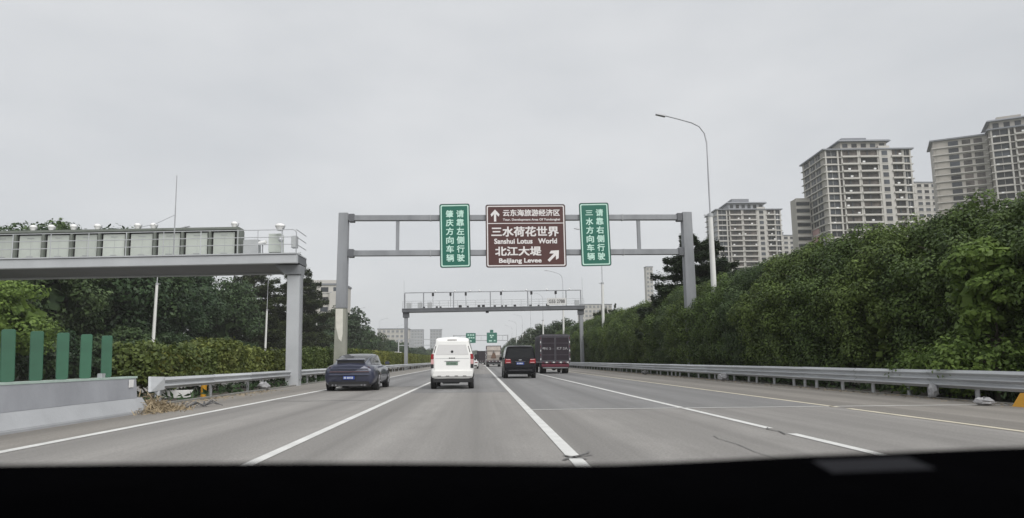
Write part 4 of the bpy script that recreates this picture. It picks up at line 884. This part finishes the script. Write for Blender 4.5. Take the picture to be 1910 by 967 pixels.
BF = [broad_tree_meshes(80, 12.5, 4.6, 55, 120, 0.5, 'leaf_far'), broad_tree_meshes(81, 11.5, 5.0, 55, 120, 0.5, 'leaf_tree')]
for x, y, s_, lb in ((18.6, 150, 0.84, 'leafy tree over the hedge above the stake truck roof'), (19.0, 172, 0.88, 'leafy tree beyond the stake truck, left of the toll gantry end'), (18.2, 203, 0.95, 'leafy tree between stake truck and black people carrier'), (18.4, 230, 1.0, 'farther leafy tree above the black people carrier'), (18.6, 262, 1.02, 'small far tree where the tall hedge ends')):
    o = place_tree('roadside_tree', BF[0], (x, y, -0.05), s_, y); tag(o, lb, 'tree', 'trees behind the far hedge')
# left side: tall dark trees over the opposite road
BT = [broad_tree_meshes(70, 13.5, 5.4, 80, 170, 0.40), broad_tree_meshes(71, 14.5, 5.6, 80, 170, 0.40), broad_tree_meshes(72, 15.5, 5.2, 80, 170, 0.42)]
for k, (x, y, s_) in enumerate(((-40.5, 46, 0.84), (-40.5, 55.5, 0.88), (-40, 65.5, 0.96), (-41, 75, 1.24), (-40, 86, 1.06), (-41, 97, 1.06), (-40, 108, 1.08), (-47, 60, 0.9), (-48, 80, 1.12), (-47, 100, 1.05), (-43.5, 70.5, 1.10), (-42.5, 60.5, 0.86), (-43, 80, 1.16), (-42, 84, 1.24))):
    o = place_tree('roadside_tree', BT[k % 3], (x, y, -0.05), s_, k*1.3); tag(o, 'tall dark broadleaf tree in the row behind the near gantry', 'tree', 'dark trees across the opposite road')
US = hedge_tree_meshes(75, 4.6, 2.4, 2.2, 60, 120, 0.32, 'leaf_tree')
for k in range(15):
    o = place_tree('roadside_shrub', US, (-36.2+rng.uniform(-0.6, 0.6), 44+k*4.6, -0.05), rng.uniform(0.85, 1.15), k*1.7); tag(o, 'dark undergrowth shrub below the trees across the opposite road', 'shrub', 'undergrowth across the opposite road')
o = place_tree('small_tree', broad_tree_meshes(77, 7.2, 3.6, 55, 170, 0.30, 'leaf_bright', 0.1), (-33.8, 50.5, -0.05)); tag(o, 'lighter green tree behind the leftmost glare boards', 'tree')
o = place_tree('layered_tree', LT[1], (-32.8, 126, -0.05), 1.45, 0.5); tag(o, 'large layered tree behind the near gantry post', 'tree', 'layered trees')
o = place_tree('layered_tree', LT[0], (-38.0, 118, -0.05), 1.48, 1.5); tag(o, 'layered dark tree left of the near gantry post', 'tree', 'layered trees')
for x, y, s_, lb in ((-38, 167, 1.0, 'green tree below the white building, left of the sign gantry post'), (-37, 158, 0.84, 'lower tree in front of the white building, right of the near gantry post'), (-39, 150, 0.95, 'olive green tree between the near gantry post and sign gantry post'), (-35, 155, 0.62, 'low olive tree beside the foot of the left sign gantry post'), (-34, 176, 1.28, 'dark rounded tree just right of the left sign gantry post'),
                     (-33, 192, 0.95, 'smaller dark tree adjoining the rounded dark tree'), (-34, 226, 0.9, 'far green tree left of the toll gantry post')):
    o = place_tree('roadside_tree', BF[k % 2], (x, y, -0.05), s_, y); k += 1; tag(o, lb, 'tree', 'trees farther along the opposite road')
y = 245
while y < 700:
    o = place_tree('distant_tree', BF[k % 2], (-33.5+rng.uniform(-3, 3), y, -0.05), rng.uniform(0.6, 0.85), y); k += 1
    tag(o, 'distant tree in the faint row left of the white van', 'tree', 'distant trees on the left'); y += rng.uniform(11, 18)
y = 275
while y < 800:
    o = place_tree('distant_tree', BF[k % 2], (17.5+rng.uniform(-1, 3), y, -0.05), rng.uniform(0.65, 0.95), y); k += 1
    tag(o, 'distant tree at the far end of the right hedge', 'tree', 'distant trees on the right'); y += rng.uniform(9, 15)
for x in range(-160, 161, 20):
    o = place_tree('distant_tree', BF[k % 2], (x+rng.uniform(-5, 5), 900+rng.uniform(-30, 30), -0.05), rng.uniform(1.2, 1.6), x); k += 1
    tag(o, 'hazy tree on the skyline at the end of the road', 'tree', 'skyline trees')
# clipped shrubs of the median
def clipped(seed, ln, h, hw_):
    rg = np.random.default_rng(seed); n = int(5200*ln/4)
    P = rg.uniform(-1, 1, (n, 3)); f = rg.integers(0, 6, n); D = np.zeros((n, 3))
    for ax_ in range(3):
        for sg, fi in ((1, ax_*2), (-1, ax_*2+1)):
            q = f == fi; P[q, ax_] = sg*rg.uniform(0.82, 1.04, q.sum()); D[q, ax_] = sg
    P = np.sign(P)*np.abs(P)*(1-0.10*np.clip(np.abs(P[:, [1, 2, 0]])**4, 0, 1))
    P[:, 2] = np.where(P[:, 2] < -0.8, -0.8, P[:, 2])
    P *= np.array([hw_, ln/2, (h-0.45)/2]); P[:, 2] += (h+0.45)/2+0.10*np.sin(P[:, 1]*2.1+seed); P += rg.normal(scale=0.05, size=P.shape)
    me = leaf_mesh('foliage', P, D, 0.15, M['leaf_median'], rg, 0.6, 0.5)
    k = 260; q = rg.uniform(-1, 1, (k, 3))*np.array([hw_*0.75, ln*0.46, (h-0.5)*0.4]); q[:, 2] += (h+0.4)/2
    inn = leaf_mesh('inner_leaves', q, rg.normal(size=(k, 3)), 0.55, M['leaf_median'], rg, 0.8, 0.1)
    st_ = MB()
    for i in range(int(ln*2.2)):
        yy = rg.uniform(-ln*0.45, ln*0.45); xx = rg.uniform(-hw_*0.5, hw_*0.5)
        st_.tube([(xx, yy, -0.05), (xx+rg.normal()*0.15, yy+rg.normal()*0.15, 0.5), (xx+rg.normal()*0.3, yy+rg.normal()*0.3, h*0.7)], [0.025, 0.02, 0.008], 5)
    return me, inn, st_.mesh('stem', M['bark'])
CS = {'a': clipped(1, 5.4, 1.80, 0.80), 'b': clipped(2, 3.8, 2.08, 0.90), 'c': clipped(3, 8.6, 1.78, 0.72), 'd': clipped(4, 12.0, 2.05, 0.85)}
for key, y, lb in (('a', 25.4, 'clipped yellow-green hedge section nearest the concrete barrier'), ('b', 29.9, 'taller rounded hedge section in the median before the gantry post'),
                   ('c', 37.0, 'lower clipped hedge section around the near gantry post'), ('d', 49.5, 'clipped median hedge between the near gantry post and the sign gantry')):
    o = place_tree('clipped_hedge', CS[key], (-11.1, y, -0.03)); tag(o, lb, 'hedge', 'clipped hedges of the median')
y = 62
while y < 330:
    o = place_tree('clipped_hedge', CS['d'], (-11.1, y, -0.03), 1.0, rng.choice((0, math.pi)), 1.05); tag(o, 'dark clipped hedge section continuing along the far median', 'hedge', 'clipped hedges of the median'); y += 12.2
# dry straw and rubbish at the barrier end
rg = np.random.default_rng(5); n = 1500
P = np.stack([rg.normal(-8.15, 0.30, n), rg.normal(18.15, 0.55, n), np.zeros(n)], 1)
P[:, 2] = 0.01+np.abs(rg.normal(0, 1, n))*0.20*np.exp(-(((P[:, 0]+8.25)/0.4)**2+((P[:, 1]-17.9)/0.7)**2))
tag(link('dry_straw', leaf_mesh('dry_straw', P, np.tile((0, 0, 1.0), (n, 1)), 0.26, M['straw'], rg, 0.10, 0.3)), 'heap of dry straw at the end of the concrete barrier', 'straw', kind='stuff')
n = 900; P = np.stack([rg.uniform(-9.0, -7.6, n), rg.uniform(18, 30, n), np.full(n, 0.015)], 1); P[:, 0] = -9.05+np.abs(rg.normal(0, 0.42, n))
tag(link('leaf_litter', leaf_mesh('leaf_litter', P, np.tile((0, 0, 1.0), (n, 1)), 0.12, M['straw'], rg, 0.3, 0.7)), 'dry leaves and straw scattered along the left road edge', 'litter', kind='stuff')
n = 2600; P = np.stack([13.3-np.abs(rg.normal(0, 0.45, n)), rg.uniform(13, 75, n), np.full(n, 0.014)], 1)
tag(link('leaf_litter', leaf_mesh('leaf_litter', P, np.tile((0, 0, 1.0), (n, 1)), 0.10, M['straw'], rg, 0.4, 0.75)), 'dry leaves and grit gathered along the foot of the right guardrail', 'litter', kind='stuff')
n = 1600; P = np.stack([rg.uniform(-12.6, -9.2, n), rg.uniform(18, 60, n), rg.uniform(0, 0.25, n)], 1)
tag(link('weeds', leaf_mesh('weeds', P, rg.normal(size=(n, 3)), 0.28, M['leaf_tree'], rg, 0.3, 0.2)), 'dark weeds under the median hedge', 'weeds', kind='stuff')
n = 3000; P = np.stack([rg.uniform(13.7, 15.8, n), rg.uniform(14, 90, n), rg.uniform(0, 0.35, n)], 1)
tag(link('weeds', leaf_mesh('weeds', P, rg.normal(size=(n, 3)), 0.30, M['leaf_tree'], rg, 0.3, 0.2)), 'dark weeds between guardrail and tall hedge', 'weeds', kind='stuff')
def crumple(name, loc, s, m, label, cat, seed):
    rg_ = np.random.default_rng(seed); mb = MB().sphere((0, 0, 0.45), 0.5, 9, 6, 0.8); mb.v = [tuple(np.array(v)*rg_.uniform(0.7, 1.25, 3)) for v in mb.v]
    o = mb.build(name, M[m], None, smooth=25, loc=loc, scale=s); tag(o, label, cat)
crumple('plastic_bag', (13.05, 19.7, 0.0), (0.30, 0.30, 0.46), 'litter', 'crumpled white bag leaning under the right guardrail', 'bag', 1)
crumple('plastic_bag', (12.35, 16.75, 0.0), (0.60, 0.35, 0.22), 'litter', 'flattened pale plastic rubbish beside the yellow-striped block', 'rubbish', 2)
crumple('plastic_bag', (12.9, 36.7, 0.0), (0.55, 0.45, 0.45), 'litter', 'small grey rubbish bag on the right shoulder by the rail', 'bag', 3)
crumple('rubbish', (12.6, 53.0, 0.0), (0.5, 0.5, 0.35), 'litter_dark', 'dark lump of rubbish on the far right shoulder', 'rubbish', 4)
crumple('rubbish', (-9.2, 30.4, 0.0), (0.5, 0.6, 0.4), 'litter', 'pale crumpled rubbish under the left guardrail', 'rubbish', 5)
for k, (x, y) in enumerate(((-7.7, 18.9), (-7.5, 19.5))):
    mb = MB()
    for j in range(7):
        a_ = rng.uniform(0, 3.1); mb.tube([(0, 0, 0.03), (math.cos(a_)*0.25, math.sin(a_)*0.3, 0.10+0.08*rng.random()), (math.cos(a_)*0.5, math.sin(a_)*0.55, 0.03)], [0.018, 0.014, 0.006], 4)
    tag(mb.build('dead_branch', M['litter_dark'], None, loc=(x, y, 0.0)), ('dark dead branch by the straw heap' if k == 0 else 'dead branch lying nearer the white line than the straw'), 'branch')
t = empty('striped_block', (12.95, 14.2, 0)); tag(t, 'low concrete block with a yellow stripe by the right guardrail', 'block')
pr = [(-0.22, 0.0), (0.22, 0.0), (0.16, 0.32), (-0.12, 0.32)]
MB().prism(pr, -3.2, 1.55).build('block_body', M['kerb'], t, bevel=0.01)
MB().hexa([(-0.228, 1.62, 0.002), (0.228, 1.62, 0.002), (0.228, 2.12, 0.002), (-0.228, 2.12, 0.002)], [(-0.128, 1.552, 0.325), (0.168, 1.552, 0.325), (0.168, 1.95, 0.325), (-0.128, 1.95, 0.325)]).build('yellow_stripe', M['yellow'], t)
t = empty('marker_post', (-9.85, 25.6, 0)); tag(t, 'short yellow marker post under the left guardrail', 'post')
MB().tube([(0, 0, -0.05), (0, 0, 0.42)], [0.10, 0.10], 12).build('post_body', M['yellow'], t, smooth=50); MB().tube([(0, 0, 0.421), (0, 0, 0.5)], [0.105, 0.09], 12).build('post_cap', M['truck_red'], t, smooth=50)
t = MB().box(-0.5, 0.5, -0.02, 0.02, 0, 0.26).build('board', M['white'], None, loc=(-10.35, 24.6, 0.0), bevel=0.008, rot=(0.1, 0, 0.5)); tag(t, 'white board lying behind the left guardrail end', 'board')

# ------------------------------------------------------------------ buildings
def tower(name, label, loc, rz, Wd, Dp, zt, fh, nf, bays, side_bays=(), wall='wall_cream', band='wall_white', roof=None, cat='apartment block', piers=True):
    """front looks to local -Y; x runs 0..Wd; bays (x0,x1,kind): w window, b balcony, s stair column"""
    t = empty(name, loc, rz); tag(t, label, cat)
    MB().box(0, Wd, 0, Dp, -0.1, zt).build('wall', M[wall], t)
    cache = {}
    def face(bs, side):
        for (x0, x1, kd) in bs:
            wd = x1-x0; key = (round(wd, 2), kd)
            if key not in cache:
                if kd == 'w':
                    m0 = MB().box(0.15, wd-0.15, -0.10, -0.02, 0.75, fh-0.15).mesh('window', M['win'])
                    m1 = MB().box(0, wd, -0.55, -0.02, -0.1, 0.40).mesh('band', M[band])
                    m2 = MB().box(wd/2-0.06, wd/2+0.06, -0.16, -0.101, 0.75, fh-0.15).mesh('mullion', M[band])
                elif kd == 'b':
                    m0 = MB().box(0.1, wd-0.1, -0.10, -0.02, 0.62, fh-0.12).mesh('window', M['recess_shade'])  # dark pane painted as the shade within the balcony
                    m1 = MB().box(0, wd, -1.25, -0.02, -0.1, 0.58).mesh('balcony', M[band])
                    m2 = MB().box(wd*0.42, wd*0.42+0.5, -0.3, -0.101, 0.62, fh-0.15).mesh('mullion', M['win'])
                else:
                    m0 = MB().box(wd*0.25, wd*0.75, -0.94, -0.86, 0.7, fh-0.5).mesh('window', M['win'])
                    m1 = MB().box(wd*0.22, wd*0.78, -1.0, -0.86, 0.30, 0.55).mesh('sill', M[band]); m2 = None
                cache[key] = (m0, m1, m2)
            m0, m1, m2 = cache[key]
            if kd == 's':
                MB().box(x0, x1, -0.85, -0.02, zt-fh*nf, zt+1.6).build('stair_column', M['wall_white'], t, **side(0, 0, 0)) if side(0, 0, 0) else MB().box(x0, x1, -0.85, -0.02, zt-fh*nf, zt+1.6).build('stair_column', M['wall_white'], t)
            for f in range(nf):
                z = zt-fh*(f+1); k_ = side(x0, 0, z) or dict(loc=(x0, 0, z))
                wn = link('window', m0, t, **k_)
                link(m1.name.split('.')[0], m1, t, **k_)
                if m2: link('mullion', m2, wn)
    face(bays, lambda x, y, z: None if (x, y, z) == (0, 0, 0) else dict(loc=(x, 0, z)))
    if side_bays:   # side looking to local -X
        face(side_bays, lambda x, y, z: dict(loc=(0, Dp-x, z), rot=(0, 0, -math.pi/2)) if (x, y, z) != (0, 0, 0) else dict(loc=(0, Dp, 0), rot=(0, 0, -math.pi/2)))
    rr = random.Random(int(Wd*10)); am = MB().box(0, 0.9, -1.75, -1.26, 0.0, 0.62).mesh('air_conditioner', M['white'])
    for f in range(nf):
        for (x0, x1, kd) in bays:
            if kd != 's' and rr.random() < 0.4: link('air_conditioner', am, t, (x0+rr.uniform(0.2, max(0.3, x1-x0-1.2)), 0.45 if kd == 'b' else 1.15, zt-fh*(f+1)+(0.7 if kd == 'b' else -0.05)))
    for (a_, b_) in zip(bays[:-1], bays[1:]):
        if b_[0]-a_[1] > 0.55: MB().box(a_[1]+0.29, b_[0]-0.29, -0.06, -0.02, zt-fh*nf, zt-0.3).build('notch_shade_strip', M['recess_shade'], t)  # flat dark strip painted as the shade of a facade notch
    xs = sorted({b[0] for b in bays}|{b[1] for b in bays})
    if piers:
        for x in xs: MB().box(x-0.28, x+0.28, -0.70, -0.021, zt-fh*nf, zt-0.01).build('pier', M[band], t)
    sm_ = MB().box(-0.7, Wd+0.7, -0.80, Dp+0.5, -0.16, 0.12).mesh('floor_slab', M[band])
    for f in range(nf): link('floor_slab', sm_, t, (0, 0, zt-fh*(f+1)))
    MB().box(-0.9, Wd+0.9, -1.3, Dp+0.9, zt+0.005, zt+0.55).build('cornice', M['roof_grey'], t)
    return t
def penthouse(t, x0, x1, y0, y1, z, h1, over, m='wall_cream'):
    MB().box(x0, x1, y0, y1, z, z+h1).build('penthouse', M[m], t)
    n = max(2, int((x1-x0)/3.2))
    for k in range(n):
        a = x0+(k+0.22)*(x1-x0)/n; b_ = x0+(k+0.78)*(x1-x0)/n
        MB().box(a, b_, y0-0.08, y0-0.01, z+0.7, z+h1-0.7).build('window', M['win'], t)
    MB().hexa([(x0-over, y0-over, z+h1+0.01), (x1+over, y0-over, z+h1+0.01), (x1+over, y1+over, z+h1+0.01), (x0-over, y1+over, z+h1+0.01)],
              [(x0-over*0.7, y0-over*0.7, z+h1+0.7), (x1+over*0.7, y0-over*0.7, z+h1+0.7), (x1+over*0.7, y1+over*0.7, z+h1+0.7), (x0-over*0.7, y1+over*0.7, z+h1+0.7)]).build('roof', M['roof_grey'], t)
FB = lambda k: [(0.5*k, 5.6*k, 'w'), (7.3*k, 14.2*k, 'b'), (14.9*k, 22.6*k, 'b'), (22.9*k, 27.6*k, 's'), (28.2*k, 33.0*k, 'b'), (33.2*k, 36.2*k, 'w')]
t = tower('apartment_tower', 'tall cream apartment tower with balconies, second from the right', (139.2, 265, 0), R(-4), 34.6, 22, 84.0, 3.0, 17, FB(0.945), [(2, 7, 'w'), (8.5, 13, 'w'), (14, 18.5, 'w')], roof=1)
penthouse(t, 7.0, 25.5, 0.2, 14, 84.6, 3.0, 1.3); MB().box(9, 19, 3, 11, 88.52, 90.2).build('roof_house', M['roof_grey'], t)
MB().box(-6.4, -0.6, 15, 21.5, -0.1, 68).build('wing', M['wall_cream'], t)
for f in range(9): MB().box(-6.45, -1.0, 14.9, 14.98, 66.2-3*f-1.4, 66.2-3*f).build('window', M['win'], t); MB().box(-6.7, -0.7, 14.6, 14.99, 66.4-3*f, 67.1-3*f).build('band', M['wall_white'], t)
MB().box(-0.42, -0.02, 9.0, 15.0, 40, 54.5).build('pink_panel', M['wall_pink'], t)
t = tower('apartment_tower', 'cream apartment tower cut by the right picture edge', (212.0, 268, 0), R(-30), 44, 24, 94.0, 3.0, 13, FB(1.18), [(1.5, 6.5, 'w'), (8, 12, 'w'), (13, 16.5, 'b'), (17.2, 20.5, 'b')], wall='wall_cream')
penthouse(t, 0.8, 16, 1.5, 15, 94.6, 3.4, 1.5); penthouse(t, 22, 40, 1.5, 15, 94.6, 2.6, 1.5); MB().box(3.5, 12, 3.5, 11, 98.75, 100.4).build('roof_house', M['wall_cream'], t)
MB().box(-20.0, -0.3, 4.0, 20, -0.1, 93.4).build('rear_wing', M['wall_cream'], t)
for f in range(11):
    z = 90.4-3*f
    for a, b_, m_ in ((-19.0, -15.6, 'wall_tan'), (-14.4, -10.8, 'win'), (-9.4, -6.4, 'recess_shade'), (-5.2, -2.2, 'recess_shade')): MB().box(a, b_, 3.85, 3.98, z+0.3, z+2.2).build('window', M[m_], t)
    MB().box(-20.6, -0.4, 3.4, 3.98, z-0.3, z+0.15).build('band', M['wall_white'], t)
MB().box(-21.2, -1.0, 3.0, 20.5, 93.41, 94.0).build('cornice', M['roof_grey'], t)
t = tower('apartment_tower', 'greyer apartment tower behind the street lamp, leftmost of the three', (134.6, 380, 0), R(-2), 36.5, 20, 84.6, 3.0, 12, FB(1.0), [(2, 7, 'w'), (9, 14, 'w')], wall='wall_grey')
penthouse(t, 7.5, 27.5, 1.0, 14, 85.2, 3.4, 1.6, 'wall_grey'); MB().box(10, 20, 3, 11, 89.5, 91.8).build('roof_house', M['roof_grey'], t)
def block(name, label, loc, Wd, Dp, zt, fh, nf, nb, wall='wall_white'):
    wmat = 'win_hazed' if loc[1] > 480 else 'win'  # far blocks get glass faded to imitate haze
    t = empty(name, loc); tag(t, label, 'building')
    MB().box(0, Wd, 0, Dp, -0.1, zt).build('wall', M[wall], t); MB().box(-0.3, Wd+0.3, -0.3, Dp+0.3, zt+0.005, zt+0.6).build('parapet', M['roof_grey'], t)
    pw = Wd/nb; wm = MB().box(pw*0.2, pw*0.8, -0.08, -0.01, fh*0.3, fh*0.78).mesh('window', M[wmat])
    sm = MB().box(pw*0.12, pw*0.88, -0.25, -0.01, fh*0.18, fh*0.28).mesh('sill', M['wall_white'])
    for f in range(nf):
        for b_ in range(nb): wn = link('window', wm, t, (b_*pw, 0, zt-fh*(f+1))); link('sill', sm, wn)
    return t
block('apartment_block', 'pale low building between the two left towers', (188.5, 425, 0), 16, 14, 78, 3.1, 9, 4)
block('apartment_block', 'thin pale block just left of the cream tower', (199.5, 470, 0), 14, 14, 88, 3.1, 10, 3, 'wall_grey')
t = block('apartment_block', 'white building between the cream tower and the rightmost tower', (217, 332, 0), 19, 14, 88.5, 3.1, 8, 5)
t = block('office_building', 'white building with dark windows between the two left gantry posts', (-64, 240, 0), 17, 14, 27.2, 3.4, 7, 4)
MB().box(3, 14, 3, 10, 27.81, 29.3).build('roof_house', M['wall_white'], t); MB().box(12.5, 17.8, -0.9, -0.3, 5, 25).build('stair_column', M['wall_white'], t)
block('office_building', 'thin pale tower on the skyline left of the right gantry post', (122.3, 500, 0), 5, 6, 68, 3.2, 12, 2, 'wall_white')  # pale wall imitates fading in haze
block('office_building', 'low pale building on the skyline above the far hedge', (76, 520, 0), 24, 14, 42, 3.4, 6, 8)
block('office_building', 'wide low white building left of the toll gantry post', (-73, 500, 0), 22, 14, 23.5, 3.4, 4, 7)
block('far_tower', 'hazy grey block right of the toll gantry post', (-82, 800, 0), 17, 14, 36, 3.4, 6, 5, 'wall_grey')
block('far_tower', 'hazy grey tower just left of the white van roof', (-57, 800, 0), 13, 12, 36, 3.4, 6, 4, 'wall_grey')

# ------------------------------------------------------------------ our own car: dashboard and bonnet
t = empty('own_car', (0, 0.85, 0)); tag(t, 'black car dashboard along the bottom edge of the view', 'dashboard')
edge = [(-0.95, 1.078), (-0.55, 1.0845), (-0.19, 1.082), (0.13, 1.0755), (0.20, 1.076), (0.29, 1.0785), (0.39, 1.082), (0.53, 1.085), (0.67, 1.0885), (0.95, 1.09)]
E_ = crom(edge, 5); rows = [(0.14, -0.10), (0.05, -0.012), (0.02, -0.003), (0.0, 0.0), (-0.03, -0.001), (-0.10, -0.006), (-0.25, -0.012), (-0.40, -0.02), (-0.46, -0.06), (-0.47, -0.30), (-0.40, -0.55)]
vs = [(x, dy, z+dz) for dy, dz in rows for x, z in E_]; k = len(E_)
MB().add(vs, [(r_*k+i, r_*k+i+1, (r_+1)*k+i+1, (r_+1)*k+i) for r_ in range(len(rows)-1) for i in range(k-1)]).build('dashboard', M['dash'], t, smooth=60)
tr = [(x, z) for x, z in E_ if 0.38 < x < 0.52]; k = len(tr)
vs = [(x+dy*0.1, dy, z-0.001+dz+0.0012) for dy, dz in ((-0.035, -0.0013), (-0.095, -0.0055)) for x, z in tr]
MB().add(vs, [(i, i+1, k+i+1, k+i) for i in range(k-1)]).build('reflection_patch', M['dash_reflection'], t, smooth=60)  # painted windscreen reflection, not a fitted piece of the dash
MB().hexa([(-0.70, -2.2, 1.52), (0.70, -2.2, 1.52), (0.66, -0.38, 1.54), (-0.66, -0.38, 1.54)], [(-0.66, -2.2, 1.57), (0.66, -2.2, 1.57), (0.62, -0.40, 1.58), (-0.62, -0.40, 1.58)]).build('roof', M['mpv_paint'], t, bevel=0.01)  # roof and pillars out of view, added to shade the dashboard
for sg in (1, -1):
    MB().tube([(sg*0.88, 0.15, 1.02), (sg*0.80, -0.15, 1.30), (sg*0.68, -0.42, 1.55)], [0.045, 0.04, 0.04], 8).build('pillar', M['dash'], t, smooth=60)
    MB().hexa([(sg*0.86-0.04, -2.2, 0.28), (sg*0.86+0.04, -2.2, 0.28), (sg*0.86+0.04, 0.15, 0.28), (sg*0.86-0.04, 0.15, 0.28)], [(sg*0.84-0.04, -2.2, 1.0), (sg*0.84+0.04, -2.2, 1.0), (sg*0.88+0.04, 0.15, 1.0), (sg*0.88-0.04, 0.15, 1.0)]).build('door', M['mpv_paint'], t)
MB().box(-0.8, 0.8, -2.2, 0.1, 0.22, 0.28).build('floor_pan', M['dash'], t)
MB().box(-0.8, 0.8, -2.26, -2.2, 0.28, 1.5).build('rear_wall', M['dash'], t)
bn = []
for y_, z_, hw_ in ((0.16, 0.95, 0.80), (0.35, 0.93, 0.82), (0.7, 0.88, 0.82), (1.1, 0.80, 0.80), (1.35, 0.70, 0.74)):
    bn.append((y_, [(0, 0.3), (hw_*0.85, 0.3), (hw_, 0.4), (hw_*1.02, 0.6), (hw_*0.97, z_-0.06), (hw_*0.8, z_-0.01), (0, z_)]))
Loft(bn).body().build('bonnet', M['mpv_paint'], t, smooth=45)
for sg in (1, -1): wheel(t, sg*0.74, 0.75, 0.33, 0.22)

# ------------------------------------------------------------------ haze
def haze(density):
    m = bpy.data.materials.new('haze'); m.use_nodes = True; n = m.node_tree.nodes
    n.remove(n['Principled BSDF']); v = n.new('ShaderNodeVolumePrincipled'); v.inputs['Density'].default_value = density
    v.inputs['Color'].default_value = (0.985, 0.99, 1.0, 1); v.inputs['Anisotropy'].default_value = 0.2
    m.node_tree.links.new(v.outputs[0], n['Material Output'].inputs['Volume'])
    o = MB().box(-700, 700, -120, 1650, -1.2, 108).build('haze', m); tag(o, 'thin pale haze in the air', 'haze', kind='stuff')
HAZE = 0.0003
if HAZE: haze(HAZE)
